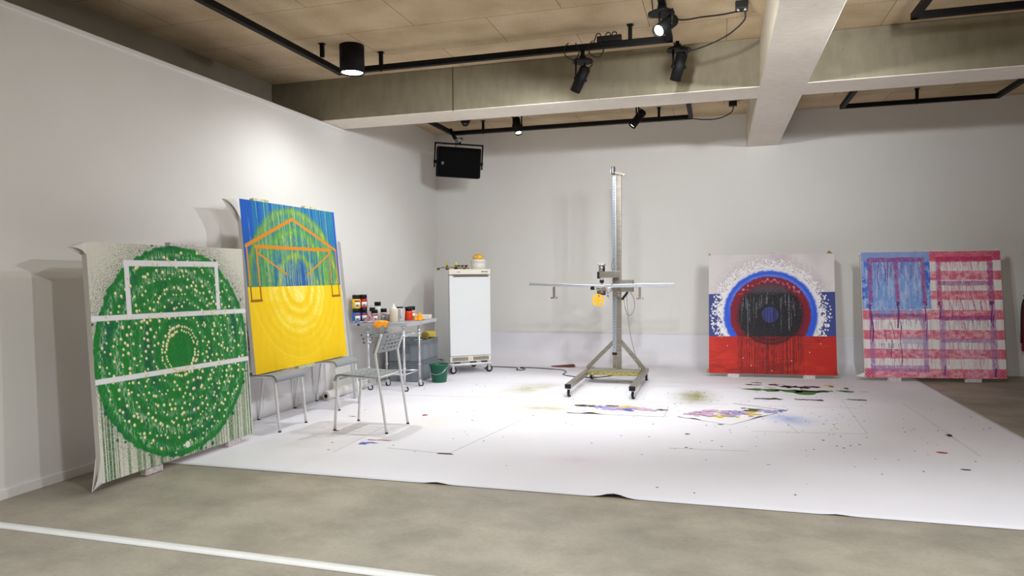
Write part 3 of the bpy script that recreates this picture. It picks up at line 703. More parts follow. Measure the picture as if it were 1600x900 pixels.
def art_stripes(u, v):
    sh = u.shape; q = np.random.RandomState(12)
    col = np.zeros(sh + (3,)) + np.array((234, 230, 227.))
    RED = (218, 122, 140)
    def wob(s): return .004 * (vn(u, v, 30, 8, s) - .5)
    for k, (a, c) in enumerate(((-.05, .074), (.157, .229), (.314, .387), (.467, .542), (.625, .699), (.775, .849), (.929, 1.1))):
        f = rect(u, v + wob(k), -.1, a, 1.1, c, .003)
        n = fn_(u, v, 34, 60, 20 + k); n2 = fn_(u, v, 140, 12, 90 + k)
        m = over(np.zeros(sh + (3,)) + np.array(RED), (236, 178, 190), ss(.38, .85, n) * .9); m = over(m, (206, 74, 100), ss(.42, .15, n) * .5); m = over(m, (236, 190, 200), ss(.55, .85, n2) * .6)
        m = over(m, (198, 46, 72), (ss(.10, .0, u) + ss(.9, 1.0, u)) * ss(.4, .6, n) * .6)
        if k == 0: m = over(m, (208, 74, 104), .5 + 0 * u)
        col = col * (1 - f[..., None]) + m * f[..., None]
    col = over(col, (214, 96, 128), rect(u, v, .50, .035, .92, .082, .006) * .6)
    # vertical washes in the stripes
    w = ss(.5, .8, fn_(u, v, 110, 4, 40)); col = over(col, (226, 150, 172), w * .28 * ss(.05, .12, v)); col = over(col, (196, 170, 206), ss(.55, .85, fn_(u, v, 40, 5, 46)) * .22 * ss(.5, .6, v) * (u < .6))
    # blue canton
    cf = rect(u, v + wob(50), .0, -.1, .497, .458, .003)
    n = fn_(u, v, 50, 24, 41)
    cb = over(np.zeros(sh + (3,)) + np.array((124, 158, 220.)), (168, 188, 228), ss(.45, .85, n) * .85)
    e = np.minimum(np.minimum(u, .497 - u) * 1.0, .40 - np.abs(v - .25))
    cb = over(cb, (54, 98, 204), ss(.085, .02, np.minimum(u, .497 - u)) * ss(.42, .70, fn_(u, v, 26, 30, 43)) * ss(.05, .1, v) * .9)
    cb = over(cb, (196, 206, 232), ss(.62, .8, vn(u, v, 90, 12, 44)) * .5)
    cb = over(cb, (140, 160, 214), ss(.075, .05, v) * .7)
    col = col * (1 - (cf * .97)[..., None]) + cb * (cf * .97)[..., None]
    col = over(col, (128, 158, 222), rect(u, v, .06, .455, .43, .525, .008) * (.75 * ss(.25, .6, vn(u, v, 60, 20, 45))))
    # painted frames
    def fr(u0, v0, u1, v1, c, a, s, slant=0.0):
        nonlocal col
        uu = u - slant * (v - v0)
        f = rect(uu + .006 * (vn(u, v, 40, 40, s + 5) - .5), v + .006 * (vn(u, v, 40, 40, s + 6) - .5), u0, v0, u1, v1, .004) * (.35 + .65 * fn_(u, v, 80, 60, s)); col = over(col, c, f * a)
    M = (152, 66, 126); M2 = (176, 74, 122); P = (158, 108, 168); V = (112, 50, 108)
    fr(.044, .044, .46, .080, M, .95, 60); fr(.046, .078, .078, .407, M, .95, 61); fr(.238, .080, .268, .406, M2, .9, 62, .015); fr(.430, .08, .462, .429, M2, .9, 63, .02)
    fr(.045, .50, .078, .97, P, .85, 64); fr(.045, .495, .465, .522, V, .6, 65); fr(.05, .905, .465, .955, P, .8, 66); fr(.428, .52, .465, .95, P, .75, 67); fr(.28, .675, .455, .735, (150, 150, 200), .55, 68)
    fr(.54, .043, .942, .085, (188, 44, 86), .85, 69); fr(.541, .078, .577, .45, M2, .9, 70); fr(.548, .45, .588, .985, P, .75, 71); fr(.905, .085, .943, .43, M, .9, 72); fr(.905, .43, .945, .985, P, .8, 73)
    fr(.552, .236, .935, .272, (150, 70, 136), .8, 74); fr(.552, .512, .932, .548, (146, 66, 126), .85, 75); fr(.556, .695, .933, .722, P, .85, 76)
    for x0, x1 in ((.045, .072), (.243, .27), (.44, .466), (.543, .577), (.907, .943)):
        col = over(col, V, rect(u, v, x0, .40, x1, .432, .003) * ss(.3, .6, vn(u, v, 90, 60, int(x0 * 999))) * .9)
    def drip(x, y0, L, w, c, a, wig=.004):
        nonlocal col
        f = (np.abs(u - x - wig * np.sin((v - y0) * 28 + x * 70)) < w) & (v > y0) & (v < y0 + L); col = over(col, c, f * a)
    for x0, x1, y, c, n, Lm in ((.08, .43, .08, (120, 70, 150), 46, .16), (.55, .93, .085, (206, 96, 130), 44, .08), (.56, .93, .272, (186, 120, 150), 40, .08), (.08, .46, .522, (140, 120, 170), 52, .09), (.56, .93, .548, (176, 128, 170), 46, .10), (.08, .46, .735, (150, 140, 182), 40, .09), (.56, .93, .722, (190, 138, 170), 46, .12), (.1, .9, .845, (206, 130, 156), 60, .09), (.56, .93, .39, (206, 120, 150), 34, .10)):
        for k in range(n): drip(x0 + (x1 - x0) * q.rand(), y - .005, .02 + Lm * q.rand() ** 1.4, .0012 + .0008 * q.rand(), c, .7)
    for x, y, L, w in ((.055, .42, .28, .003), (.068, .52, .20, .005), (.062, .42, .1, .0035), (.257, .41, .20, .006), (.27, .55, .36, .003), (.45, .44, .12, .004), (.458, .53, .18, .0028), (.56, .43, .1, .004), (.92, .43, .14, .004), (.93, .5, .1, .003), (.12, .1, .2, .0025), (.17, .1, .14, .003), (.19, .11, .16, .0025), (.215, .1, .1, .0025), (.36, .1, .12, .002), (.16, .62, .1, .003), (.20, .7, .14, .003), (.575, .9, .08, .004), (.925, .92, .07, .006)):
        drip(x, y, L, w, (112, 40, 104), .85, .005)
    for x, y, L in ((.70, .36, .12), (.78, .34, .14), (.63, .4, .1), (.72, .56, .1), (.20, .56, .12), (.84, .4, .08)):
        f = (np.abs(u - x - (v - y) * .22) < .0035) & (v > y) & (v < y + L); col = over(col, (196, 96, 132), f * .8)
    for (x, y) in ((.97, .03), (.03, .97), (.965, .965)):
        for k in range(5):
            f = (np.abs((u - x) + (v - y) * (1 if k % 2 else -1) - .012 * (k - 2)) < .0025) & (np.abs(u - x) < .03) & (np.abs(v - y) < .04); col = over(col, (188, 40, 70), f * .8)
    return col

PAINT = mat_paint('acrylic_paint')
def paint_grid(name, w, h, fn, n, parent):
    nu = int(n * w / max(w, h)); nv = int(n * h / max(w, h))
    U, V = np.meshgrid(np.linspace(0, 1, nu + 1), np.linspace(0, 1, nv + 1), indexing='ij')
    col = np.clip(fn(U, V), 0, 255) / 255.0
    col = np.where(col <= .04045, col / 12.92, ((col + .055) / 1.055) ** 2.4)
    co = np.zeros(U.shape + (3,)); co[..., 0] = U * w; co[..., 2] = (1 - V) * h; co[..., 1] = -.0012
    idx = np.arange((nu + 1) * (nv + 1)).reshape(nu + 1, nv + 1)
    F = np.stack([idx[:-1, 1:], idx[1:, 1:], idx[1:, :-1], idx[:-1, :-1]], -1).reshape(-1, 4)
    me = bpy.data.meshes.new(name); nf = len(F)
    me.vertices.add(idx.size); me.vertices.foreach_set('co', co.reshape(-1).astype(np.float32))
    me.loops.add(nf * 4); me.loops.foreach_set('vertex_index', F.reshape(-1).astype(np.int32))
    me.polygons.add(nf); me.polygons.foreach_set('loop_start', np.arange(0, nf * 4, 4, dtype=np.int32))
    at = me.color_attributes.new('pigment', 'FLOAT_COLOR', 'POINT')
    rgba = np.ones((idx.size, 4), np.float32); rgba[:, :3] = col.reshape(-1, 3); at.data.foreach_set('color', rgba.reshape(-1))
    me.update(calc_edges=True); me.materials.append(PAINT)
    o = bpy.data.objects.new(name, me); C.objects.link(o); o.parent = parent; return o

def painting(label, xy, z0, yaw, tilt, w, h, art, n, feet, tops, flaps, splat, foot_h=None):
    """canvas with its lower left front corner at (xy, z0); its front looks along local -y before the tilt"""
    root = thing('painting', label, 'painting', (xy[0], xy[1], z0), yaw)
    rot = Matrix.Rotation(-tilt, 4, 'X')     # the top goes back
    def put(o): o.matrix_basis = rot; return o
    T = 0.036
    b = MB(); b.box((w / 2, T / 2, h / 2), (w, T, h), CANVAS, 0.004); put(b.build('stretched_canvas', root))
    put(paint_grid('painted_face', w, h, art, n, root))
    b = MB()
    ins = .002 if splat is SPLAT and yaw < R(45) else .03
    for x in (0.025 + ins, w / 2, w - .025 - ins): b.box((x, T + .008, h / 2), (.05, .016, h - 2 * ins), RAW)
    for z in (0.03 + ins, h - .03 - ins): b.box((w / 2, T + .007, z), (w - .1 - 2 * ins, .014, .05), RAW)
    put(b.build('stretcher_frame', root))
    for (u0, u1) in feet:
        fh = foot_h if foot_h is not None else z0
        b = MB(); b.box(((u0 + u1) / 2 * w, .026, -fh / 2 + .002), ((u1 - u0) * w, .042, fh - .004), splat, .004); b.build('foot_block', root)
    for (u0, u1) in tops:
        b = MB(); b.box(((u0 + u1) / 2 * w, .03, h + .012), ((u1 - u0) * w, .045, .026), splat, .005); put(b.build('top_block', root))
    for (A, B, Cc, bk, mm) in flaps:
        # a folded ear of canvas: A and B lie on the edge (metres, from the lower left), Cc is its tip
        A = Vector((A[0], 0, A[1])); B = Vector((B[0], 0, B[1])); Cc = Vector((Cc[0], bk, Cc[1]))
        b = MB(); q0 = Vector((0, .036, 0))
        def edge(t):   # hollow free edge from A to the tip
            m_ = B * .55 + A * .12 + Cc * .33
            return A * (1 - t) ** 2 + m_ * 2 * t * (1 - t) + Cc * t * t
        b.grid(lambda u, v: (B + (A - B) * (1 - u) ** 1.0) * (1 - v) + (edge(u)) * v if True else None, 8, 4, mm)
        b.grid(lambda u, v: (B + q0 * v) * (1 - u) + Cc * u, 6, 3, mm)
        b.grid(lambda u, v: (A + q0) * (1 - u) * 1.0 + Cc * u if v > .5 else (B + q0) * (1 - u) + Cc * u, 6, 1, mm)
        put(b.build('canvas_flap', root, solid=.002))
    return root

painting('canvas with a green dotted disc and white pitch lines, leaning beside the left wall', (-3.448, 3.231), .05, R(88.56), R(2.1), 1.349, 1.409, art_green, 470,
         [(.24, .345), (.80, .91)], [(.48, .65)], [((0, 1.335), (0, 1.408), (-.10, 1.375), .03, CANVAS), ((0, .15), (0, 0), (-.045, -.04), .03, CANVAS)], SPLAT)
painting('blue over yellow canvas with orange house outline, propped on two chairs', (-3.547, 4.818), .462, R(88.83), R(4.6), 1.392, 1.412, art_yellow, 440,
         [(.42, .60)], [(.14, .28), (.66, .80)], [((0, 1.235), (0, 1.411), (-.15, 1.40), .04, CANVAS)], SPLATG, foot_h=.035)
painting('white, blue and red canvas with a black ringed disc, by the back wall', (-.101, 8.667), .05, R(2.45), R(11.6), 1.411, 1.428, art_rings, 400,
         [(.15, .245), (.745, .835)], [(.42, .56)], [((.03, 1.427), (0, 1.427), (.004, 1.468), .02, RAW), ((1.33, 1.427), (1.40, 1.427), (1.362, 1.475), .02, RAW), ((0, .07), (0, 0), (-.038, .02), .02, RAW), ((1.411, .05), (1.411, 0), (1.437, .012), .02, RAW)], SPLAT)
painting('red striped canvas with a pale blue upper corner and purple frames, at the right', (1.589, 8.686), .05, R(7.18), R(8.8), 1.453, 1.42, art_stripes, 440,
         [(.17, .265), (.72, .83)], [(.40, .55)], [((0, 1.39), (0, 1.419), (-.06, 1.408), .02, CANVAS), ((1.40, 1.419), (1.452, 1.419), (1.44, 1.462), .02, CANVAS), ((0, .055), (0, 0), (-.09, .016), .03, CANVAS)], SPLAT)

# grey board leaning on the wall behind the yellow canvas
p0 = Vector((-3.54, 6.40, .0)); p1 = Vector((-3.84, 6.66, 1.60)); d = (p1 - p0).normalized(); s = Vector((0.35, -.94, 0)) ; s = (s - d * s.dot(d)).normalized(); nn = d.cross(s).normalized()
b = MB(); hw = .040
pts = [p0 + s * hw, p0 - s * hw, p1 - s * hw, p1 + s * hw]
b.poly([x - nn * .009 for x in pts], mat('grey_plank_paint', (176, 175, 176), 0.5, var=0.03), nn * .018)
tag(b.build('leaning_plank'), 'narrow grey plank leaning on the left wall behind the yellow canvas', 'plank')

# ---------------------------------------------------------------- chairs
def make_chair(label):
    root = thing('stacking_chair', label, 'chair', group='white tube chairs with grey slotted seats')
    W = .40
    # seat: rolled front, slotted flat
    prof = [(-.222, .405), (-.220, .425), (-.212, .442), (-.198, .454), (-.180, .459), (-.15, .4595)] + [(-.15 + k * .0135, .4595 - k * .0007) for k in range(1, 25)]
    npf = len(prof) - 1; nx = 32
    def sf(u, v):
        k = min(npf, round(v * npf)); y, z = prof[k]; x = (u - .5) * W
        return (x, y, z - .006 * math.cos(PI * (u - .5)) * (1 if k > 5 else 0))
    def hole(a, c):
        if c < 7 or c > npf - 3 or a < 3 or a > nx - 4: return False
        return (c - 7) % 3 == 1 and (a - 3) % 7 not in (0, 6)
    b = MB(); b.grid(sf, nx, npf, GREY_PLASTIC, skip=hole); b.build('seat', root, solid=.006)
    # backrest: slotted shell between the rear uprights
    def bf(u, v):
        x = (u - .5) * .39; t = v
        y = .148 + .062 * t - .022 * math.cos(PI * (u - .5)) * 0 + .018 * math.cos(PI * (u - .5)) ; z = .635 + .155 * t
        if u < .04 or u > .96: y -= .016
        return (x, y, z)
    def bh(a, c):
        if a < 3 or a > 28 or c < 2 or c > 17: return False
        return (c - 2) % 4 in (1, 2) and (a - 3) % 5 not in (0, 4)
    b = MB(); b.grid(bf, 32, 20, GREY_PLASTIC, skip=bh); b.build('backrest', root, solid=.007)
    for sx in (-1, 1):
        # front leg
        b = MB(); b.tube(smooth_path([(sx * .188, -.2325, .012), (sx * .188, -.212, .25), (sx * .187, -.198, .405), (sx * .186, -.185, .438), (sx * .186, -.15, .447)], 5), .0105, WHITE_TUBE, 10)
        leg = b.build('leg', root); b = MB(); b.cyl((sx * .188, -.2330, 0), (sx * .188, -.232, .014), .012, RUBBER); b.build('foot_cap', leg)
        b = MB(); b.tube(smooth_path([(sx * .188, .2325, .012), (sx * .189, .20, .25), (sx * .190, .165, .5), (sx * .191, .150, .615), (sx * .191, .152, .645), (sx * .191, .205, .785)], 5), .0105, WHITE_TUBE, 10)
        leg = b.build('leg', root); b = MB(); b.cyl((sx * .188, .2335, 0), (sx * .188, .232, .014), .012, RUBBER); b.build('foot_cap', leg)
    b = MB()
    for sx in (-1, 1): b.tube([(sx * .184, -.15, .446), (sx * .184, .17, .437)], .009, WHITE_TUBE, 8)
    b.tube([(-.184, .165, .437), (.184, .165, .437)], .009, WHITE_TUBE, 8); b.tube([(-.184, -.13, .445), (.184, -.13, .445)], .009, WHITE_TUBE, 8)
    b.build('seat_frame', root)
    return root
ch = make_chair('slotted grey chair with white legs standing free, facing the painting')
ch.location = (-2.728, 5.197, 0); ch.rotation_euler = (0, 0, R(-91.5))
for y, lab in ((5.032, 'chair under the yellow canvas, next to the green painting'), (5.957, 'chair under the far end of the yellow canvas, near the paint trolley')):
    c = copy_tree(ch); c.location = (-3.592, y, 0); c.rotation_euler = (0, 0, R(90)); c['label'] = lab

# ---------------------------------------------------------------- paper roll at the foot of the wall
rp = thing('paper_roll', 'white paper roll lying along the left wall behind the chairs', 'paper roll', (-3.76, 6.2, 0))
b = MB(); M = Matrix.Rotation(R(-90), 4, 'X')
prof = [(.022, 0), (.046, 0), (.047, .004), (.047, .996), (.046, 1.0), (.022, 1.0), (.022, 0)]
b.lathe(prof, mat('roll_paper', (224, 219, 216), 0.7, var=0.03), (0, 0, .0475), 28, M); b.build('wound_paper', rp)
b = MB(); b.lathe([(.015, .002), (.0215, .002), (.0215, .998), (.015, .998), (.015, .002)], mat('brown_cardboard', (120, 88, 66), 0.85, var=0.1), (0, 0, .0475), 24, M); b.build('cardboard_core', rp)

# ---------------------------------------------------------------- paint trolley
def caster(parent, x, y, z, r=.032, rz=0.0, plate=True):
    b = MB(); b.cyl((x, y, z - .002), (x, y, z - .012), .016, CHROME)
    c, s = math.cos(rz), math.sin(rz)
    for k in (-1, 1):
        b.box((x - s * k * .014 * 1 + c * .008, y + c * k * .014 + s * .008, (z + r) / 2 + .002), (.030, .003, z - r + .012), CHROME, rot=(0, 0, rz))
    fork = b.build('caster', parent)
    b = MB(); ax = Vector((-s, c, 0)); ce = Vector((x + c * .014, y + s * .014, r))
    Mx = Matrix.Rotation(rz, 4, 'Z') @ Matrix.Rotation(R(90), 4, 'X')
    b.lathe([(r * .55, -.011), (r * .92, -.011), (r, -.006), (r, .006), (r * .92, .011), (r * .55, .011)], RUBBER, ce, 22, Mx)
    b.lathe([(0, -.012), (r * .56, -.0115), (r * .56, .0115), (0, .012)], CHROME, ce, 18, Mx)
    b.build('wheel', fork)
tr = thing('paint_trolley', 'wheeled steel trolley with a pale grey top, crowded with paint bottles', 'trolley', (-3.49, 7.1, 0))
LX = [(-3.636, 6.881), (-3.573, 7.186), (-3.211, 6.871), (-3.201, 7.247)]
b = MB(); pts = []
def rr_corner(cx, cy, a0, r): return [(cx + r * math.cos(a0 + k * PI / 12), cy + r * math.sin(a0 + k * PI / 12), .706) for k in range(7)]
pts = rr_corner(-3.80, 6.86, PI, .03) + rr_corner(-3.18, 6.88, 1.5 * PI, .045) + rr_corner(-3.20, 7.64, 0, .05) + rr_corner(-3.80, 7.64, .5 * PI, .03)
b.poly(pts, TABLE_G, (0, 0, .034)); b.build('tabletop', tr, world=True)
for x, y in LX:
    b = MB(); b.tube([(x, y, .075), (x, y, .704)], .0125, CHROME, 12)
    for z in (.25, .6, .64): b.cyl((x, y, z - .012), (x, y, z + .012), .018, CHROME)
    b.cyl((x, y, .69), (x, y, .706), .028, CHROME)
    b.cyl((x, y, .062), (x, y, .078), .017, CHROME)
    leg = b.build('leg', tr, world=True)
for (x, y), rz in zip(LX, (.5, .9, .4, .6)):
    n0 = len(C.objects); caster(tr, x + 3.49, y - 7.1, .066, .030, rz)
for z in (.60, .185):
    for i, j in ((0, 1), (0, 2), (2, 3), (1, 3)):
        b = MB(); b.tube([(*LX[i], z), (*LX[j], z)], .008, CHROME, 8); b.build('rail', tr, world=True)
for (x, y, z) in ((-3.66, 6.875, .60), (-3.645, 6.885, .56), (-3.63, 6.87, .52)):
    b = MB(); b.cyl((x - .05, y, z), (x + .05, y, z + .006), .007, CHROME); b.sphere((x - .052, y, z), .010, BLACKP); b.sphere((x + .05, y, z + .006), .008, BLACKP); b.build('clamp', tr, world=True)
for x in (-3.72, -3.42):
    b = MB(); b.cyl((x, 6.822, .716), (x, 6.836, .716), .012, BLACKP); b.build('edge_knob', tr, world=True)

# ---------------------------------------------------------------- bottles and jars
ZT = .7405
def jar(label, x, y, z, r, h, rgb, cap=BLACKP, band=(176, 20, 36), white=True, caph=.042, group='paint jars on the trolley', facing=R(-68)):
    root = thing('paint_jar', label, 'paint jar', (x, y, z), facing + R(90), group)
    m = mat('paint_' + '_'.join(map(str, rgb)), rgb, 0.3, var=0.05, scale=20, spec=0.5)
    b = MB(); b.lathe([(0, 0), (r * .9, 0), (r, .004), (r, h * .62), (r * .92, h * .69), (r * .76, h * .715), (r * .76, h * .74), (0, h * .74)], m, seg=26); b.build('body', root)
    b = MB(); b.lathe([(0, h), (r * .88, h), (r * .92, h - .003), (r * .92, h - caph), (r * .7, h - caph), (0, h - caph)], cap, seg=26); b.build('cap', root)
    if white:
        b = MB()
        def lab(z0, z1, m2, a0=-R(12), a1=R(64), off=.0006):
            b.grid(lambda u, v: ((r + off) * math.sin(a0 + (a1 - a0) * u), -(r + off) * math.cos(a0 + (a1 - a0) * u), z0 + (z1 - z0) * v), 16, 1, m2)
        lab(.10 * h + .004, h * .48, mat('label_white', (232, 228, 226), 0.5, var=0.02))
        lab(h * .48, h * .60, mat('label_band_%d_%d_%d' % band, band, 0.5, var=0.03))
        lab(h * .16, h * .30, mat('label_print', (120, 120, 130), 0.6, var=0.3, scale=90), R(4), R(40), .001)
        b.build('label', root, solid=.0004)
    return root
j1 = [(-3.795, 6.905), (-3.77, 6.985)]
jar('blue paint jar at the bottom of the stack on the trolley corner', -3.79, 6.915, ZT, .046, .148, (20, 108, 196))
jar('navy paint jar beside the blue one, under the red jar', -3.755, 7.005, ZT, .046, .148, (24, 30, 92))
jar('yellow paint jar stacked on the blue one', -3.79, 6.915, ZT + .149, .046, .148, (244, 208, 18))
jar('red paint jar stacked beside the yellow one', -3.755, 7.005, ZT + .149, .046, .148, (178, 24, 36))
jar('smaller jar of pinkish paint, front one left of the squeeze bottle', -3.655, 7.075, ZT, .038, .128, (205, 150, 160), caph=.040)
jar('pale paint jar with black cap in front of the tall white bottle', -3.60, 7.19, ZT, .038, .135, (196, 196, 190), caph=.040)
jar('dark capped jar half hidden behind the pinkish jar', -3.73, 7.17, ZT, .034, .148, (214, 206, 206), white=False)
jar('tall white bottle with a square black cap, behind the jars', -3.735, 7.31, ZT, .040, .205, (228, 226, 224), caph=.045, white=False)
jar('orange red paint jar with a black cap beside the measuring jug', -3.335, 7.27, ZT, .046, .150, (224, 62, 24), white=False)
jar('grey paint jar with an orange band, behind the orange cloth', -3.37, 7.43, ZT, .046, .150, (176, 182, 190), band=(238, 130, 40))
jar('black capped jar behind the squeeze bottle', -3.46, 7.30, ZT, .045, .150, (205, 202, 196), white=False)
sb = thing('squeeze_bottle', 'cream squeeze bottle with a white pointed nozzle on the trolley', 'bottle', (-3.408, 7.05, ZT))
b = MB(); b.lathe([(0, 0), (.044, 0), (.047, .004), (.047, .125), (.043, .142), (.028, .148), (0, .148)], mat('cream_translucent_plastic', (214, 206, 186), 0.4, var=0.04, scale=10), seg=28); b.build('body', sb)
b = MB(); b.lathe([(.030, .146), (.030, .158), (.014, .163), (.005, .198), (0, .199)], mat('white_nozzle', (236, 234, 230), 0.4, var=0.02), seg=20); b.build('nozzle', sb)
pj = thing('measuring_jug', 'translucent measuring jug with a handle beside the squeeze bottle', 'jug', (-3.385, 7.165, ZT), R(-58))
b = MB(); b.lathe([(0, 0), (.044, 0), (.046, .003), (.055, .135), (.057, .137), (.0525, .135), (.0435, .006), (0, .005)], mat('milky_plastic', (222, 218, 216), 0.35, var=0.03, scale=12), seg=30)
b.build('body', pj); b = MB(); b.tube(smooth_path([(.048, 0, .12), (.085, 0, .115), (.088, 0, .07), (.048, 0, .035)], 6), .006, MATS['milky_plastic'], 8); b.build('handle', pj)
cb = thing('clear_cup', 'small clear plastic cup between the jars and the squeeze bottle', 'cup', (-3.53, 7.15, ZT))
b = MB(); b.lathe([(0, 0), (.030, 0), (.037, .075), (.039, .077), (.0355, .075), (.0285, .003), (0, .003)], mat('clear_plastic', (222, 222, 220), 0.2, var=0.03, trans=.35), seg=26); b.build('body', cb)

def rag(name, label, cat, x, y, z, sx, sy, h, m, seed, drape=0.0, group=None):
    b = MB(); q = random.Random(seed); ph = [q.uniform(0, 6) for _ in range(8)]
    def fn(u, v):
        a = (u - .5) * 2; c = (v - .5) * 2; rad = min(1, math.hypot(a, c))
        n = .5 + .25 * math.sin(7 * a + ph[0] + 3 * c) + .25 * math.sin(9 * c + ph[1] - 4 * a) + .18 * math.sin(15 * a + ph[2]) * math.sin(13 * c + ph[3])
        X = x + sx * (a + .12 * math.sin(5 * c + ph[4])); Yy = y + sy * (c + .12 * math.sin(5 * a + ph[5]))
        Z = z + .004 + max(0, h * (1 - rad ** 2) * n)
        if drape and Yy < 6.818: Z = z + .005 - (6.818 - Yy) * 1.6; Yy = 6.816 - (6.818 - Yy) * .25
        return (X, Yy, Z)
    b.grid(fn, 26, 26, m); o = b.build(name, solid=.003); return tag(o, label, cat, group)
PINK_RAG = mat('stained_rag', (206, 178, 186), 0.85, rgb2=(128, 74, 70), scale=38)
rag('rag', 'crumpled rag stained pink and brown, beside the blue jar', 'rag', -3.632, 6.908, ZT, .068, .05, .105, PINK_RAG, 3)
rag('cloth', 'orange cloth hanging over the front edge of the trolley', 'cloth', -3.46, 6.862, ZT, .078, .075, .022, ORANGE_CLOTH, 5, drape=1)
rag('cloth', 'bunched orange cloth at the right end of the trolley', 'cloth', -3.232, 7.33, ZT, .05, .075, .085, ORANGE_CLOTH, 8)
b = MB(); b.grid(lambda u, v: (-3.79 + .21 * u, 6.824 + .020 * v, ZT + .003 + .012 * abs(math.sin(7 * u + v))), 16, 5, PAPER2)
tag(b.build('crumpled_paper', solid=.002), 'white scrap of paper under the stained rag on the trolley', 'paper')
b = MB(); b.grid(lambda u, v: (-3.60 + .12 * u, 6.965 + .06 * v, ZT + .003 + .012 * math.sin(3 * u + 4 * v) ** 2), 12, 8, PAPER2)
tag(b.build('paper_towel', solid=.002), 'folded white paper towel between the orange cloth and squeeze bottle', 'paper')
ty = thing('shallow_tray', 'white shallow tray at the far right end of the trolley', 'tray', (-3.30, 7.56, ZT), R(8))
b = MB(); b.box((0, 0, .004), (.20, .15, .006), mat('white_tray_plastic', (228, 224, 216), 0.4, var=0.02), .002)
for sx, sy, lx, ly in ((-1, 0, .005, .15), (1, 0, .005, .15), (0, -1, .20, .005), (0, 1, .20, .005)): b.box((sx * .0975, sy * .0725, .024), (lx, ly, .044), MATS['white_tray_plastic'], .0015)
b.build('body', ty)
bw = thing('bowl', 'small clay coloured bowl with brush heads, behind the white tray', 'bowl', (-3.465, 7.61, ZT))
b = MB(); b.lathe([(0, 0), (.03, 0), (.048, .05), (.052, .072), (.049, .072), (.044, .05), (.026, .006), (0, .006)], mat('clay', (172, 150, 134), 0.7, var=0.08), seg=26); b.build('body', bw)
b = MB()
for k in range(4): b.cyl((-.02 + .014 * k, .0, .02), (-.04 + .028 * k, .01 * (k % 2), .105), .006, mat('brush_hair', (74, 66, 58), 0.8, var=0.2))
b.build('brush_tip', bw)

# ---------------------------------------------------------------- crates
def crate(label, z):
    r = thing('storage_crate', label, 'crate', (-3.516, 7.805, z), R(2), 'grey plastic crates under the trolley')
    LXc, LYc, H = .40, .61, .238
    b = MB(); t = .006
    b.box((0, 0, .006), (LXc - .03, LYc - .03, .010), CRATE, .002)
    for sx, sy, lx, ly in ((-1, 0, t, LYc - .016), (1, 0, t, LYc - .016), (0, -1, LXc - .016, t), (0, 1, LXc - .016, t)): b.box((sx * (LXc / 2 - .014), sy * (LYc / 2 - .014), H / 2), (lx, ly, H - .004), CRATE, .002)
    bodyb = b
    b = MB()
    for zz in (H - .006, H - .030, H - .055):
        for sx, sy, lx, ly in ((-1, 0, .014, LYc), (1, 0, .014, LYc), (0, -1, LXc, .014), (0, 1, LXc, .014)): b.box((sx * (LXc / 2 - .007), sy * (LYc / 2 - .007), zz), (lx, ly, .009), CRATE, .002)
    for k in range(7):
        y = -LYc / 2 + .04 + k * (LYc - .08) / 6
        for sx in (-1, 1): b.box((sx * (LXc / 2 - .007), y, H - .03), (.012, .007, .05), CRATE)
    for k in range(5):
        x = -LXc / 2 + .04 + k * (LXc - .08) / 4
        for sy in (-1, 1): b.box((x, sy * (LYc / 2 - .007), H - .03), (.007, .012, .05), CRATE)
    b.build('rim', r)
    b = bodyb
    for sy in (-1, 1):
        b.box((0, sy * (LYc / 2 - .010), .125), (.16, .006, .075), mat('crate_recess', (104, 110, 118), 0.55, var=0.04), .003)
        for x in (-.08, .08): b.box((x, sy * (LYc / 2 - .008), .10), (.008, .008, .19), CRATE)
    for y in (-.2, 0, .2):
        for sx in (-1, 1): b.box((sx * (LXc / 2 - .010), y, .09), (.008, .008, .17), CRATE)
    b.build('body', r)
    return r
crate('lower grey crate of the stack under the trolley', .004)
crate('upper grey crate of the stack, with the sponge on it', .243)
b = MB(); b.box((-3.405, 8.03, .485 + .035), (.15, .10, .07), mat('yellow_sponge', (205, 182, 84), 0.95, var=0.12, scale=60, bump=.6, bscale=120), .012, rot=(0, 0, .3), seg=3)
tag(b.build('sponge'), 'rectangular yellow sponge on the upper grey crate', 'sponge')
b = MB(); b.cyl((-3.398, 7.872, .520), (-3.400, 7.900, .524), .046, mat('brown_sponge', (176, 148, 72), 0.95, var=0.15, scale=60, bump=.6, bscale=120), seg=28)
b.cyl((-3.400, 7.900, .522), (-3.402, 7.916, .524), .047, MATS['yellow_sponge'], seg=28)
b.box((-3.40, 7.89, .4835), (.07, .04, .006), MATS['brown_sponge'])
tag(b.build('round_sponge'), 'round brown sponge leaning on the yellow sponge', 'sponge')
b = MB(); b.box((-3.39, 7.65, .486), (.09, .05, .008), PAPER2, .002); tag(b.build('white_card'), 'small white card lying on the crate rim below the trolley top', 'card')

# ---------------------------------------------------------------- bucket
bk = thing('bucket', 'dark green plastic bucket with a wire handle beside the grey crates', 'bucket', (-3.11, 7.60, .003))
b = MB(); b.lathe([(0, 0), (.080, 0), (.083, .004), (.108, .198), (.116, .200), (.118, .206), (.116, .212), (.106, .212), (.104, .206), (.080, .010), (0, .008)], GREEN_PL, seg=40); b.build('body', bk)
b = MB(); b.tube([(-.109 * math.cos(a) * 1.0, -.113 * abs(math.sin(a)) ** .6 * .99 - .002, .185 - .085 * math.sin(a)) for a in [PI * k / 20 for k in range(21)]], .0025, mat('handle_wire', (210, 214, 212), 0.3, 0.7, var=0.05), 6)
b.build('handle', bk)

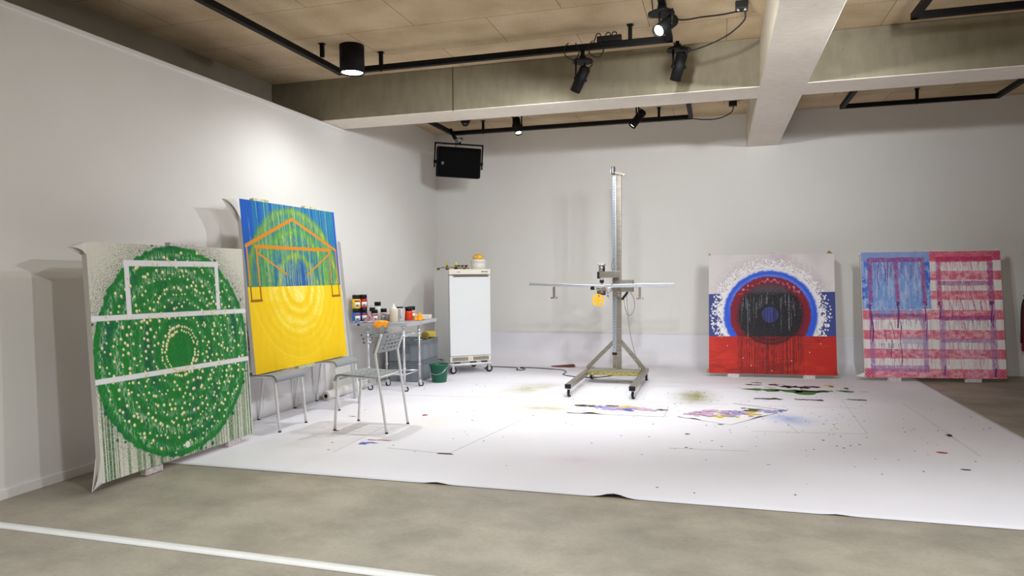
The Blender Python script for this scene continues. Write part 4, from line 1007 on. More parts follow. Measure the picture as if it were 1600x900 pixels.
# ---------------------------------------------------------------- fridge on its dolly
FA = R(40.4)
fd = thing('appliance_dolly', 'white tubular dolly on casters carrying the fridge', 'dolly', (-3.195, 8.18, .003), FA)
W_, D_ = .545, .60
b = MB()
for p, q_ in (((0, 0), (W_, 0)), ((0, D_), (W_, D_)), ((0.02, 0), (0.02, D_)), ((W_ - .02, 0), (W_ - .02, D_))): b.tube([(*p, .118), (*q_, .118)], .014, WHITE_TUBE, 12)
b.build('frame', fd)
for x, y in ((.10, .03), (W_ * .5 + .04, .03), (W_ - .08, .03), (.10, D_ - .03), (W_ - .08, D_ - .03)):
    b = MB(); b.box((x, y, .140), (.07, .05, .020), BLACKP, .004); b.build('support_pad', fd)
for x, y, rz in ((.03, .02, 0.15), (W_ - .03, .02, 0.1), (.03, D_ - .03, .3), (W_ - .03, D_ - .03, .2)): caster(fd, x, y, .104, .045, rz)
fr_ = thing('fridge', 'white upright fridge with paint tools on top, in the back corner', 'fridge', (-3.195, 8.18, .153), FA)
FH = 1.162
b = MB(); b.box((W_ / 2, .045 + D_ / 2, FH / 2), (W_ - .006, D_ - .03, FH - .012), FRIDGE, .006); b.build('cabinet', fr_)
b = MB(); b.box((W_ / 2, .012, .075 + (FH - .155) / 2), (W_, .036, FH - .155), FRIDGE, .010, seg=3)
dr = b.build('door', fr_)
b = MB(); b.box((W_ / 2 + .012, -.004, FH - .090), (W_ - .07, .010, .014), DARKGAP, .002); b.build('grip_slot', dr)
b = MB(); b.box((W_ / 2, .020, FH - .034), (W_ + .004, .055, .066), FRIDGE_CREAM, .008, seg=3)
cp = b.build('control_panel', fr_)
b = MB()
b.box((W_ * .22, -.008, FH - .036), (.045, .002, .010), mat('grey_print', (150, 150, 152), 0.5, var=0.2, scale=120))
b.build('maker_mark', cp)
for k, x in enumerate((.80, .83, .865, .895, .925)):
    b = MB(); b.box((W_ * x, -.009, FH - .034), (.010 if k else .016, .006, .010), BLACKP, .001); b.build('button', cp)
b = MB(); b.box((W_ / 2, .02, .036), (W_, .03, .070), FRIDGE_CREAM, .005)
for k in range(30):
    x = .035 + k * (W_ - .07) / 29
    if abs(x - W_ / 2) < .03: continue
    b.box((x, .003, .036), (.008, .006, .044), DARKGAP)
b.cyl((W_ / 2, .006, .036), (W_ / 2, -.002, .036), .018, mat('beige_knob', (222, 200, 172), 0.45, var=0.03), seg=24)
b.build('grille', fr_)

# things on the fridge (local frame of the fridge top)
Mf = Matrix.Translation((-3.195, 8.18, .153 + FH - .005)) @ Matrix.Rotation(FA, 4, 'Z')
def ftop(x, y, z=0.0): p = Mf @ Vector((x, y, z)); return (p.x, p.y, p.z)
WOOD = mat('pale_plywood', (176, 150, 116), 0.6, rgb2=(146, 118, 86), scale=12, stretch=(1, 6, 6))
def spinner(label, x, y, rz, L, knob, lift=0.0):
    r = thing('paint_spinner', label, 'tool', ftop(x, y, .001 + lift), FA + rz, 'wooden paint spinner arms on the fridge')
    b = MB(); n = 18
    for k in range(n):
        pass
    b.grid(lambda u, v: ((u - .5) * L, (v - .5) * (.045 + .025 * math.sin(PI * u)), .020 + .012 * math.sin(PI * u)), 18, 3, WOOD); b.build('arm', r, solid=.012)
    b = MB()
    for s in (-1, 1): b.cyl((s * L * .45, 0, 0), (s * L * .45, 0, .024), .018, BLACKP)
    b.cyl((0, 0, 0), (0, 0, .028), .022, BLACKP); b.build('hub', r)
    b = MB(); b.cyl((0, 0, .038), (0, 0, .052), .013, BLACKP); b.cyl((0, 0, .052), (0, 0, .082), .016, knob); b.sphere((0, 0, .082), .016, knob, (1, 1, .6)); b.build('knob', r)
    return r
YK = mat('lemon_knob', (216, 208, 40), 0.45, var=0.05)
spinner('wooden spinner arm with a yellow knob, rear one on the fridge', .12, .42, R(-28), .26, YK)
spinner('wooden spinner arm with a pale yellow knob, front one on the fridge', .125, .10, R(-4), .25, mat('pale_lemon_knob', (214, 208, 120), 0.45, var=0.05))
r = thing('paint_nozzle_block', 'flat wooden block with black valves beside the white tub', 'tool', ftop(.275, .28, .001), FA + R(-6))
b = MB(); b.box((0, 0, .014), (.17, .08, .026), WOOD, .004); b.build('block', r)
b = MB()
for x in (-.05, 0.0, .05): b.cyl((x, 0, .026), (x, 0, .045), .013, BLACKP); b.cyl((x - .012, 0, .050), (x + .03, .004, .052), .006, BLACKP)
b.build('valve', r)
tb = thing('tub', 'white plastic tub with a lid on the fridge top', 'tub', ftop(.445, .15, .0))
b = MB(); b.lathe([(0, 0), (.086, 0), (.089, .004), (.094, .095), (0, .095)], mat('white_tub_plastic', (226, 222, 214), 0.4, var=0.02), seg=36); b.build('body', tb)
b = MB(); b.lathe([(.094, .090), (.097, .092), (.097, .112), (.092, .130), (.05, .134), (0, .134)], MATS['white_tub_plastic'], seg=36); b.build('lid', tb)
dm = thing('spinner_wheel', 'yellow domed wheel lying on the lid of the white tub', 'wheel', ftop(.445, .15, .134))
b = MB(); b.lathe([(.068, 0), (.070, .003), (.068, .022), (.055, .046), (.032, .060), (0, .063)], YELLOW, seg=30); b.build('dome', dm)
b = MB()
for a in range(6): b.cyl((.058 * math.cos(a * PI / 3 + .2), .058 * math.sin(a * PI / 3 + .2), .028), (.066 * math.cos(a * PI / 3 + .2), .066 * math.sin(a * PI / 3 + .2), .033), .012, mat('pale_hole', (232, 218, 178), 0.5, var=0.03), seg=14)
b.build('opening', dm)

# ---------------------------------------------------------------- the painting machine
rg = thing('painting_machine', 'tall steel frame on wheels with a mast, cross arm and yellow wheel', 'machine', (-1.12, 7.6, .003))
def wb(): return MB()
for x in (-1.441, -.803):
    b = wb(); b.box((x, 7.6, .118), (.060, 1.40, .044), STEEL, .003); rail_ = b.build('base_rail', rg, world=True)
    b = wb(); b.box((x, 6.898, .118), (.061, .012, .045), BLACKP, .002); bb = b.build('end_cap', rail_); bb.parent = rail_; bb.data.transform(Matrix.Translation((1.12, -7.6, -.003)))
b = wb(); b.box((-1.122, 7.985, .1245), (.575, .27, .046), mat('splattered_plank', (142, 138, 122), 0.75, rgb2=(122, 118, 96), scale=55), .003)
b.box((-1.122, 7.849, .1245), (.575, .004, .044), mat('plank_edge_paint', (178, 166, 104), 0.75, rgb2=(96, 88, 30), scale=70)); b.build('crossplank', rg, world=True)
for x, y, rz in ((-1.444, 6.955, 1.45), (-.803, 6.972, 1.35), (-1.43, 8.20, 1.3), (-.79, 8.2, 1.5)): caster(rg, x + 1.12, y - 7.6, .094, .037, rz)
b = wb(); b.box((-1.088, 8.10, 1.25), (.050, .055, 2.21), STEEL, .004); b.build('mast', rg, world=True)
b = wb(); b.box((-1.138, 8.075, 1.33), (.042, .035, 2.03), STEEL_B, .004)
for k in range(60): b.cyl((-1.138, 8.0575, .40 + k * .032), (-1.138, 8.0550, .40 + k * .032), .006, mat('slot_holes', (110, 116, 124), 0.5, 0.4, var=0.1), seg=10)
b.box((-1.138, 8.075, .24), (.036, .03, .16), STEEL, .003); b.box((-1.138, 8.07, .325), (.048, .04, .03), BLACKP, .003); b.build('slide_rail', rg, world=True)
for x0, x1 in ((-1.14, -1.46), (-1.075, -.80)):
    b = wb(); p = Vector((x0, 8.10, .47)); q_ = Vector((x1, 8.10, .145)); dd = (q_ - p); ang = math.atan2(dd.x, dd.z)
    b.box((p + q_) / 2, (.045, .045, dd.length), STEEL, .003, rot=(0, ang, 0)); b.build('brace', rg, world=True)
b = wb(); b.box((-1.09, 8.09, 2.372), (.095, .07, .03), STEEL, .004, rot=(0, .25, 0)); b.box((-1.148, 8.07, 2.405), (.040, .07, .085), BLACKP, .006); b.box((-1.172, 8.06, 2.405), (.010, .04, .06), CHROME, .002); b.box((-1.148, 8.032, 2.405), (.008, .006, .07), CHROME)
b.cyl((-1.03, 8.05, 2.35), (-1.03, 8.13, 2.35), .010, CHROME); b.build('head_pulley', rg, world=True)
# carriage
b = wb(); b.box((-1.105, 8.035, 1.12), (.085, .025, .30), STEEL, .003)
b.poly([(-1.165, 8.02, 1.265), (-1.07, 8.02, 1.265), (-1.07, 8.02, 1.0), (-1.125, 8.02, 1.0), (-1.135, 8.02, 1.14)], STEEL, (0, .012, 0))
for z in (1.24, 1.21, 1.03, 1.0): b.cyl((-1.085, 8.015, z), (-1.085, 8.03, z), .009, CHROME)
b.build('carriage_plate', rg, world=True)
b = wb(); b.box((-.995, 8.08, 1.10), (.14, .10, .135), mat('grey_control_housing', (128, 124, 112), 0.6, var=0.12, scale=30), .004); b.build('control_box', rg, world=True)
b = wb(); b.tube([(-.985, 8.05, 1.03), (-1.05, 8.05, .945)], .014, BLACKP, 10); b.build('strut', rg, world=True)
b = wb(); b.box((-1.19, 7.90, 1.232), (.20, .06, .072), STEEL, .003); b.box((-1.10, 7.97, 1.232), (.05, .12, .07), STEEL, .003); br_ = b.build('bracket', rg, world=True)
b = wb(); b.box((-1.29, 7.90, 1.225), (.026, .062, .078), BLACKP, .002); b.build('bracket_cap', rg, world=True)
b = wb(); b.cyl((-1.255, 7.90, 1.265), (-1.255, 7.90, 1.335), .034, STEEL, seg=24); b.cyl((-1.255, 7.90, 1.335), (-1.255, 7.90, 1.347), .048, CHROME, seg=24)
for a in range(4): b.cyl((-1.255 + .036 * math.cos(a * PI / 2 + .6), 7.90 + .036 * math.sin(a * PI / 2 + .6), 1.345), (-1.255 + .036 * math.cos(a * PI / 2 + .6), 7.90 + .036 * math.sin(a * PI / 2 + .6), 1.368), .006, CHROME, seg=10)
b.cyl((-1.225, 7.862, 1.275), (-1.225, 7.862, 1.33), .012, BLACKP); b.build('motor', rg, world=True)
b = wb(); b.cyl((-1.255, 7.90, 1.19), (-1.255, 7.90, 1.165), .016, CHROME); b.cyl((-1.255, 7.90, 1.172), (-1.255, 7.90, 1.14), .024, BLACKP); b.cyl((-1.255, 7.90, 1.15), (-1.255, 7.90, 1.02), .010, CHROME); b.build('drive_shaft', rg, world=True)
# cross arm in two lengths
b = wb(); p = Vector((-2.05, 7.72, 1.132)); q_ = Vector((-1.22, 7.86, 1.098)); dd = q_ - p
def bar(b, p, q_, w, h, m, bev=.003):
    d = q_ - p; b.box((p + q_) / 2, (d.length, w, h), m, bev, rot=Matrix.Rotation(math.atan2(d.y, d.x), 4, 'Z') @ Matrix.Rotation(-math.asin(d.z / d.length), 4, 'Y'))
bar(b, p, q_, .032, .032, ALU); bar(b, p + dd * .33, p + dd * .47, .040, .040, ALU); b.build('cross_arm', rg, world=True)
b = wb(); p2 = Vector((-1.22, 7.86, 1.104)); q2 = Vector((-.465, 7.96, 1.112)); bar(b, p2, q2, .034, .038, ALU); d2 = q2 - p2; bar(b, p2 + d2 * .45, p2 + d2 * .66, .042, .044, ALU); b.build('cross_arm', rg, world=True)
for (x, y, zt) in ((-1.775, 7.765, 1.10), (-.835, 7.91, 1.09)):
    b = wb(); b.box((x, y, zt - .06), (.026, .020, .115), STEEL, .003); b.build('hanger', rg, world=True)
    b = wb(); b.box((x, y, zt - .125), (.075, .045, .020), STEEL, .005); b.cyl((x + .02, y - .03, zt - .125), (x + .02, y + .03, zt - .125), .010, CHROME); b.build('clamp_foot', rg, world=True)
# throwing head
b = wb(); b.box((-1.245, 7.87, 1.075), (.13, .06, .05), mat('grimy_aluminium', (156, 150, 134), 0.5, 0.5, rgb2=(90, 84, 70), scale=26), .008); b.box((-1.35, 7.84, 1.082), (.042, .042, .040), BLACKP, .003)
b.cyl((-1.30, 7.87, 1.03), (-1.21, 7.87, 1.03), .028, mat('soiled_hub', (110, 98, 92), 0.5, 0.4, rgb2=(56, 44, 62), scale=30)); b.lathe([(.018, 0), (.05, .05), (.052, .056), (.0, .056)], ALU, (-1.17, 7.86, 1.03), 20)
b.cyl((-1.18, 7.85, 1.03), (-1.18, 7.85, .975), .010, STEEL); b.sphere((-1.178, 7.85, .972), .014, CHROME); b.cyl((-1.19, 7.86, 1.12), (-1.13, 7.86, 1.12), .007, STEEL)
b.box((-1.275, 7.875, 1.022), (.05, .03, .03), MATS['soiled_hub'], .004); b.build('throwing_head', rg, world=True)
# yellow wheel with round holes
b = wb(); n = 48; wheel_c = Vector((-1.288, 7.835, .948)); ro, ri = .069, .012
def wheel_face(yy):
    pass
Mw = Matrix.Translation(wheel_c) @ Matrix.Rotation(R(8), 4, 'Z') @ Matrix.Rotation(R(90), 4, 'X')
def wgrid(u, v):
    a = 2 * PI * u; r_ = .004 + (ro - .004) * v; return Mw @ Vector((r_ * math.cos(a), r_ * math.sin(a), 0))
NU, NV = 120, 26
def whole(a, c):
    t = 2 * PI * (a + .5) / NU; r_ = .004 + (ro - .004) * (c + .5) / NV; x, y = r_ * math.cos(t), r_ * math.sin(t)
    for k in range(6):
        g = k * PI / 3 + .35
        if math.hypot(x - .045 * math.cos(g), y - .045 * math.sin(g)) < .0135: return True
    return False
b.grid(wgrid, NU, NV, YELLOW, skip=whole, smooth=False); bmesh.ops.remove_doubles(b.bm, verts=b.bm.verts, dist=1e-5)
b.build('wheel_disc', rg, world=True, solid=.010)
b = wb(); b.cyl((-1.288, 7.822, .948), (-1.288, 7.875, .948), .006, YELLOW); b.tube([(-1.288, 7.875, .948), (-1.285, 7.88, 1.02)], .006, STEEL, 8); b.build('axle', rg, world=True)
GC = mat('grey_cable', (120, 116, 108), 0.5, var=0.05)
for pts in ([(-1.0, 8.06, 1.03), (-.99, 8.06, .86), (-.965, 8.06, .60), (-.925, 8.07, .40), (-.885, 8.08, .25), (-.86, 8.09, .15)], [(-1.03, 8.05, .97), (-1.015, 8.06, .86), (-.99, 8.06, .77)], [(-.955, 8.06, 1.03), (-.915, 8.06, .95), (-.91, 8.06, .85), (-.95, 8.06, .77), (-.99, 8.06, .78), (-1.02, 8.06, .86)], [(-1.155, 8.04, 1.27), (-1.165, 8.03, 1.33), (-1.15, 8.03, 1.39), (-1.14, 8.04, 1.41)]):
    b = wb(); b.tube(smooth_path(pts, 6), .0035, GC, 6); b.build('wire', rg, world=True)

# black power cable along the floor
cz = .0085
pts = [(-2.90, 8.72), (-2.97, 8.84), (-2.92, 8.93), (-2.85, 8.98), (-2.63, 8.96), (-2.53, 8.90), (-2.50, 8.74), (-2.42, 8.74), (-2.42, 8.86), (-2.50, 8.92), (-2.26, 8.91), (-2.04, 8.90), (-1.90, 8.83), (-1.83, 8.64), (-1.83, 8.47), (-1.72, 8.35), (-1.55, 8.28), (-1.33, 8.36), (-1.18, 8.60)]
P3 = smooth_path([(x, y, cz + (.008 if k in (9, 10) else 0)) for k, (x, y) in enumerate(pts)], 6)
b = MB(); b.tube(P3, .0055, CABLE, 8)
tag(b.build('power_cable'), 'black power cable looping over the floor from the fridge to the machine', 'cable')

# ---------------------------------------------------------------- ceiling rails
RS = .048
def rail(name, label, segs, hangs, group='black lighting rails under the ceiling', extra=None):
    o = segs[0][0]; root = thing(name, label, 'rail', (o[0], o[1], 3.1), 0, group)
    b = MB()
    for p, q_ in segs:
        lo = [min(a, c) - RS / 2 for a, c in zip(p, q_)]; hi = [max(a, c) + RS / 2 for a, c in zip(p, q_)]
        b.box(((lo[0] + hi[0]) / 2, (lo[1] + hi[1]) / 2, 3.1), (hi[0] - lo[0], hi[1] - lo[1], RS), BLACK, .004)
    b.build('track', root, world=True)
    for x, y in hangs:
        b = MB(); b.box((x, y, (3.124 + ZC) / 2), (.030, .030, ZC - 3.124), BLACK, .002); b.box((x, y, ZC - .004), (.05, .05, .006), BLACK, .001); b.box((x, y, 3.074), (.014, .014, .012), BLACK)
        b.build('hanger', root, world=True)
    return root
rail('lighting_rail', 'black lighting rail turning a corner by the round ceiling lamp', [((-3.315, -1.5), (-3.315, 5.84)), ((-3.315, 5.84), (-.38, 5.84)), ((-.38, 5.84), (-.38, -1.5))], [(-3.274, 5.472), (-2.903, 5.84), (-.69, 5.82), (-3.315, 2.2), (-.38, 2.8)])
rail('lighting_rail', 'black lighting rail behind the cross beam, above the hanging speaker', [((-3.36, 7.3), (-3.36, 8.82)), ((-3.36, 8.82), (-.325, 8.80)), ((-.325, 8.80), (-.325, 7.3))], [(-2.94, 8.81), (-.698, 8.80), (-3.36, 7.6), (-.325, 7.6)])
rail('lighting_rail', 'black lighting rail at top right, in front of the cross beam', [((1.365, -1.5), (1.365, 5.87)), ((1.365, 5.87), (4.6, 5.87))], [(3.2, 5.87), (1.365, 2.5), (1.365, 4.2)])
rail('lighting_rail', 'black lighting rail behind the cross beam, right of the long beam', [((1.335, 7.4), (1.335, 8.82)), ((1.335, 8.82), (2.86, 8.82)), ((2.86, 8.82), (2.86, 7.4))], [(2.084, 8.81), (1.335, 7.7), (2.86, 7.7)])
for t in (0,):
    pass

# ---------------------------------------------------------------- lamps
dl = thing('downlight', 'black cylinder downlight glowing on the ceiling at left', 'ceiling light', (-3.06, 5.60, 3.0))
b = MB(); b.lathe([(.094, .018), (.100, .0), (.106, .0), (.106, .238), (0, .238)], BLACK, seg=40); b.lathe([(.094, .018), (.094, .03), (0, .03)], BLACK, seg=40); b.build('housing', dl)
b = MB(); b.lathe([(.0, .012), (.090, .012), (.092, .020), (.0, .020)], LAMP, seg=36); b.build('lens', dl)

def spot(label, base, can, aim, lens, ceil=None, plate=True, group='black spotlights on the rails'):
    """base: point on the rail or ceiling, can: pivot of the lamp head, aim: direction of the beam"""
    base = Vector(base); can = Vector(can); aim = Vector(aim).normalized()
    root = thing('spotlight', label, 'spotlight', base, 0, group)
    top = base.z
    side = aim.cross(Vector((0, 0, 1))); side = side.normalized() if side.length > 1e-3 else Vector((1, 0, 0))
    b = MB()
    pz = base.z
    if ceil: b.box((base.x, base.y, (pz + ceil) / 2), (.03, .03, ceil - pz), BLACK, .002)
    b.cyl((base.x, base.y, pz - .018), (base.x, base.y, pz - .004), .085, BLACK, r2=.080, seg=30); b.cyl((base.x, base.y, pz - .004), (base.x, base.y, pz + .03), .028, BLACK)
    b.build('canopy', root, world=True)
    for s in (-1, 1):
        b = MB(); a = can + side * (.052 * s); t = Vector((a.x, a.y, pz - .016)); b.tube([a, t], .008, BLACK, 8); b.cyl(a - side * .010, a + side * .010, .014, BLACK); b.build('yoke_arm', root, world=True)
    b = MB(); p0 = can - aim * .095; p1 = can + aim * .105
    Mh = Matrix.Translation(p0) @ aim.to_track_quat('Z', 'Y').to_matrix().to_4x4(); hl = (p1 - p0).length
    b.lathe([(0, 0), (.044, 0), (.044, hl), (.039, hl), (.037, hl - .022), (0, hl - .022)], BLACK, (0, 0, 0), 28, Mh); b.cyl(p0 - aim * .012, p0, .036, BLACK, r2=.044, seg=28); b.tube(smooth_path([p0 + side * .03, p0 + side * .08 + Vector((0, 0, .05)), can + side * .06 + Vector((0, 0, .16)), (base.x + side.x * .04, base.y + side.y * .04, pz - .015)], 6), .005, CABLE, 6)
    hd = b.build('lamp_head', root, world=True)
    b = MB(); M = aim.to_track_quat('Z', 'Y').to_matrix().to_4x4()
    b.lathe([(0, 0), (.0355, 0), (.0355, .002), (0, .006)], lens, p1 - aim * .020, 26, M); b.build('lens', root, world=True)
    return root
L1C = (-.352, 5.01, 2.93)
spot('lit spotlight shining toward the viewer under the ceiling', (-.38, 5.06, 3.044), L1C, (-.50, -.80, -.62), LAMP)
s1 = spot('spotlight hanging left of the lit one, turned down to the left', (-1.08, 5.84, 3.0), (-1.10, 5.84, 2.845), (-.50, .34, -.80), LAMP_SOFT, ceil=3.075)
spot('spotlight hanging below the lit one, turned away', (-.32, 5.84, 3.02), (-.31, 5.84, 2.875), (-.28, .38, -.88), LAMP_SOFT, ceil=3.075)
spot('lit spotlight behind the beam, right of the hanging speaker', (-2.25, 8.0, 3.16), (-2.25, 8.0, 2.965), (.24, -.36, -.90), LAMP, ceil=ZC)
spot('spotlight behind the beam above the machine, tilted to the left', (-.865, 8.0, 3.16), (-.868, 8.0, 2.95), (-.58, -.22, -.78), LAMP_SOFT, ceil=ZC)

# adapter on the rail, small puck, dome, boxes, cables
ad = thing('lamp_driver', 'black adapter box lying on the rail left of the lit spotlight', 'adapter', (-.86, 5.84, 3.126))
b = MB(); b.box((0, 0, .024), (.20, .045, .044), BLACKP, .005); b.build('housing', ad)
for x in (-.07, .01, .06):
    b = MB(); b.tube(smooth_path([(x, 0, .046), (x - .005, 0, .07), (x - .03, .0, .072), (x - .05, .03, .05), (x - .065, .034, .012)], 5), .0045, CABLE, 6); b.build('lead', ad)
b = MB(); b.lathe([(0, 0), (.034, 0), (.036, .004), (.036, .026), (.030, .034), (0, .034)], BLACKP, (-.455, 5.20, 3.062), 28); b.tube(smooth_path([(-.455, 5.20, 3.095), (-.46, 5.20, 3.15), (-.47, 5.19, ZC)], 5), .005, CABLE, 6)
b.lathe([(0, -.002), (.016, -.002), (.017, 0)], GLASSY, (-.455, 5.20, 3.062), 18)
tag(b.build('hanging_puck'), 'round black sensor hanging on a cable beside the lit spotlight', 'sensor')
dm2 = thing('dome_camera', 'small black dome camera on the ceiling above the speaker', 'camera', (-3.145, 8.70, ZC))
b = MB(); b.cyl((0, 0, -.03), (0, 0, 0), .062, BLACKP, seg=28); b.build('base', dm2)
b = MB(); b.lathe([(0, -.085), (.028, -.078), (.048, -.056), (.054, -.03), (0, -.03)], GLASSY, seg=28); b.build('dome', dm2)
for lab, x, y, gg in (('black junction box on the ceiling near the long beam, cables to the lit spotlight', .155, 5.60, None), ('black junction box on the ceiling behind the cross beam', .153, 8.78, None)):
    j = thing('junction_box', lab, 'junction box', (x, y, ZC), 0)
    b = MB(); b.box((0, 0, -.03), (.09, .09, .058), BLACKP, .006); b.build('housing', j)
    b = MB()
    for s in (-1, 1): b.cyl((s * .025, -.03, -.058), (s * .025, -.03, -.075), .011, CHROME)
    b.build('gland', j)
def cable(label, pts, r=.006):
    b = MB(); b.tube(smooth_path(pts, 8), r, CABLE, 8); return tag(b.build('ceiling_cable'), label, 'cable')
cable('black cable from the junction box to the lit spotlight', [(.13, 5.57, 3.165), (.02, 5.53, 3.14), (-.12, 5.42, 3.10), (-.25, 5.35, 3.07), (-.345, 5.30, 3.075)])
cable('black cable sagging from the junction box to the rail corner', [(.18, 5.57, 3.165), (.17, 5.60, 3.10), (.05, 5.68, 3.03), (-.12, 5.76, 2.99), (-.26, 5.81, 2.985), (-.35, 5.815, 3.06)])
cable('black cable behind the cross beam between junction box and rail end', [(.16, 8.75, 3.165), (.13, 8.73, 3.10), (.0, 8.75, 3.05), (-.16, 8.77, 3.05), (-.30, 8.79, 3.075)])
cable('black cable looping down from the ceiling at right of the long beam', [(.80, 5.1, 3.225), (.90, 5.22, 3.20), (1.02, 5.27, 3.18), (1.16, 5.22, 3.20), (1.34, 5.05, 3.12)])
b = MB()
for x in (-1.19, -.99):
    b.tube(smooth_path([(x, 5.80, 3.135), (x - .03, 5.795, 3.10), (x - .02, 5.79, 3.03), (x + .05, 5.79, 2.995), (x + .09, 5.79, 3.05), (x + .06, 5.80, 3.13)], 5), .0045, CABLE, 6)
s1.select_set(False); b.build('looped_lead', s1, world=True)

# ---------------------------------------------------------------- speaker
sp = thing('loudspeaker', 'black loudspeaker hanging from the rail corner in a U bracket', 'loudspeaker', (-3.205, 8.60, 2.685), R(21))
sp.rotation_euler = (R(6), R(3), R(24))
b = MB(); W2, H2, D2 = .285, .190, .24
pts = [(-W2, 0, -H2), (W2, 0, -H2), (W2 * .93, 0, H2), (-W2 * .99, 0, H2)]
b.box((0, D2 / 2, 0), (W2 * 2, D2, H2 * 2), mat('matt_black_cabinet', (12, 12, 12), 0.75, var=0.1, scale=40, spec=0.15), .03, seg=4)
b.build('cabinet', sp)
b = MB(); b.grid(lambda u, v: ((u - .5) * W2 * 1.80, -.004 - .010 * math.cos(PI * (u - .5)), (v - .5) * H2 * 1.86), 16, 6, mat('speaker_grille', (11, 11, 11), 0.85, var=0.2, scale=200, spec=0.1)); b.build('grille', sp, solid=.004)
b = MB(); b.box((-W2 * .72, -.017, -.02), (.030, .004, .036), mat('grey_badge', (92, 92, 94), 0.5, var=0.2, scale=60)); b.build('badge', sp)
b = MB(); y = D2 * .45
for s in (-1, 1): b.box((s * (W2 + .022), y, .085), (.018, .050, .32), BLACK, .002)
b.box((0, y, .235), (2 * W2 + .062, .050, .018), BLACK, .002); b.build('bracket', sp)
b = MB()
for s in (-1, 1): b.cyl((s * (W2 - .005), y, 0), (s * (W2 + .036), y, 0), .022, BLACK)
b.build('pivot_knob', sp)
b = MB(); b.cyl((0, y, .235), (0, y + .0, .30), .022, BLACK); b.tube([(-.05, y, .30), (-.12, y + .08, .42)], .024, BLACK, 12); b.cyl((-.03, y - .03, .27), (.03, y + .03, .30), .03, CHROME); b.build('clamp', sp)
b = MB(); b.tube(smooth_path([(-.06, D2, .02), (-.05, D2 + .03, .15), (-.04, y + .06, .25), (-.10, y + .07, .40)], 6), .005, CABLE, 6); b.build('lead', sp)

# ---------------------------------------------------------------- fire extinguisher at the right edge
fx = thing('fire_extinguisher', 'red fire extinguisher on the back wall at the right edge', 'fire extinguisher', (3.418, 9.38, .30))
REDP = mat('red_enamel', (150, 22, 28), 0.3, var=0.05, spec=0.5)
b = MB(); b.lathe([(0, 0), (.062, 0), (.072, .012), (.074, .03), (.074, .50), (.066, .54), (.040, .575), (.022, .59), (0, .59)], REDP, seg=32); b.build('cylinder', fx)
b = MB(); b.cyl((0, 0, .585), (0, 0, .635), .022, BLACKP); b.box((-.02, -.02, .655), (.12, .024, .016), BLACKP, .004, rot=(0, -.25, 0)); b.box((-.02, -.02, .632), (.10, .022, .014), BLACKP, .004, rot=(0, .1, 0)); b.build('valve_handle', fx)
b = MB(); b.tube(smooth_path([(-.02, 0, .62), (-.07, -.02, .60), (-.09, -.02, .48), (-.088, -.02, .2), (-.086, -.02, .1)], 6), .011, RUBBER, 10); b.build('hose', fx)
b = MB(); b.grid(lambda u, v: (.0748 * math.sin(R(-60) + R(120) * u), -.0748 * math.cos(R(-60) + R(120) * u), .24 + .16 * v), 14, 1, mat('pale_label', (214, 206, 196), 0.5, var=0.15, scale=40)); b.build('label', fx, solid=.0006)
b = MB(); b.box((0, .096, .45), (.06, .048, .05), BLACK, .003); b.build('wall_hook', fx)

# ---------------------------------------------------------------- light
def spotlamp(name, loc, target, watts, angle, blend, size, col=(.93, .975, 1.0)):
    l = bpy.data.lights.new(name, 'SPOT'); l.energy = watts; l.spot_size = R(angle); l.spot_blend = blend; l.shadow_soft_size = size; l.color = col
    o = bpy.data.objects.new(name, l); C.objects.link(o); o.location = loc
    o.rotation_euler = (Vector(target) - Vector(loc)).to_track_quat('-Z', 'Y').to_euler(); return o
K = 2.3
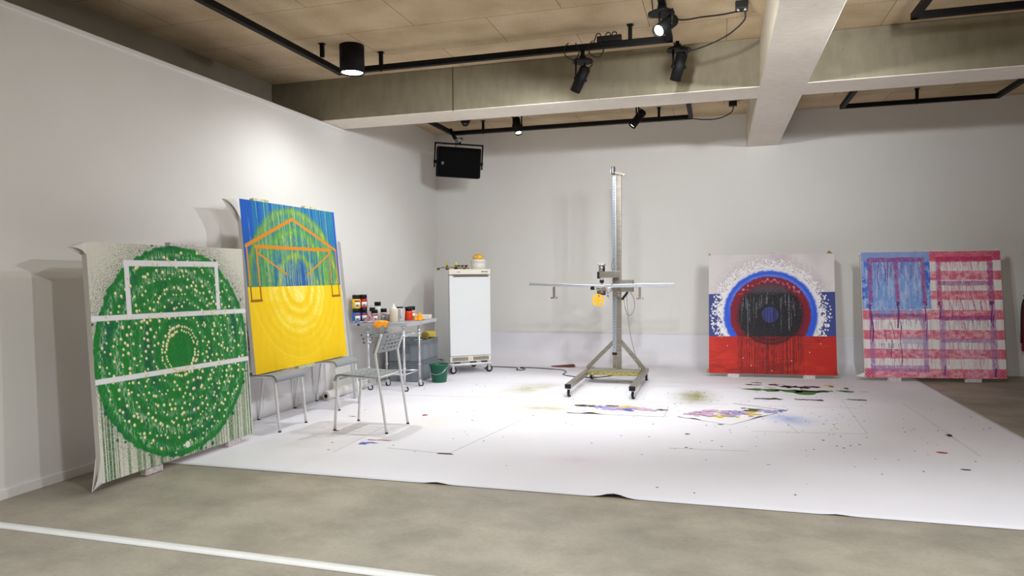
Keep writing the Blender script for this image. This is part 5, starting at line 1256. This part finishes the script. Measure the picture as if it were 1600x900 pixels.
# the round ceiling lamp, then assumed unseen downlights added to brighten the foreground floor
spotlamp('downlight_beam', (-3.06, 5.60, 3.002), (-3.06, 5.60, 0), 45 * K, 150, 1.0, .06)
for x, y, p in ((-.8, 2.3, 92), (1.4, 2.4, 122), (3.7, 2.3, 40), (-2.2, .4, 130), (1.8, -.2, 110), (2.0, 4.2, 32), (3.9, 5.0, 8)):
    spotlamp('downlight_beam', (x, y, 3.0), (x, y, 0), p * K, 118, 1.0, .06)
def head(can, aim): a = Vector(aim).normalized(); return Vector(can) + a * .13
def headlamp(name, can, aim, watts, angle, blend=.8): h = head(can, aim); spotlamp(name, h, h + Vector(aim), watts * K, angle, blend, .04)
headlamp('spot_beam', L1C, (-.50, -.80, -.62), 50, 70)
headlamp('spot_beam', (-1.10, 5.84, 2.845), (-.60, .30, -.74), 48, 160, 1.0)
headlamp('spot_beam', (-.31, 5.84, 2.875), (-.22, .30, -.90), 66, 100, 1.0)
headlamp('spot_beam', (-2.25, 8.0, 2.965), (.16, -.45, -.85), 30, 100)
headlamp('spot_beam', (-.868, 8.0, 2.95), (-.55, -.25, -.75), 30, 100)
# unseen spotlights on the near rails; the last added to brighten the striped canvas
for loc, tgt, w, a in (((1.365, 4.5, 2.72), (-1.5, 9.3, 1.5), 30, 95), ((1.365, 4.0, 2.72), (-1.5, 9.3, 1.5), 30, 95), ((1.365, 2.8, 2.72), (-1.5, 9.3, 1.5), 30, 85), ((1.365, 2.1, 2.72), (-1.0, 9.3, 1.6), 34, 80), ((1.365, 3.2, 2.72), (-2.8, 8.6, 1.2), 35, 80), ((-.38, 3.8, 2.72), (1.0, 9.3, 1.5), 52, 80), ((-.38, 3.1, 2.72), (1.2, 9.3, 1.5), 56, 80), ((-.38, 2.29, 2.72), (-3.7, 3.9, .8), 27, 80), ((1.365, 3.46, 2.72), (-3.8, 3.6, .8), 50, 62), ((1.365, 4.6, 2.72), (2.3, 8.8, .55), 34, 34)):
    spotlamp('rail_beam', loc, tgt, w * K, a, .9, .05)

w = bpy.data.worlds.new('world'); bpy.context.scene.world = w; w.use_nodes = True
w.node_tree.nodes['Background'].inputs['Color'].default_value = (.9, .95, 1, 1); w.node_tree.nodes['Background'].inputs['Strength'].default_value = 0.15
sc = bpy.context.scene
sc.view_settings.view_transform = 'Standard'; sc.view_settings.look = 'None'; sc.view_settings.gamma = 1.0; sc.view_settings.use_curve_mapping = False
sc.view_settings.exposure = 0.17
sc.cycles.max_bounces = 8; sc.cycles.diffuse_bounces = 5; sc.cycles.use_denoising = True; sc.cycles.sample_clamp_indirect = 6.0
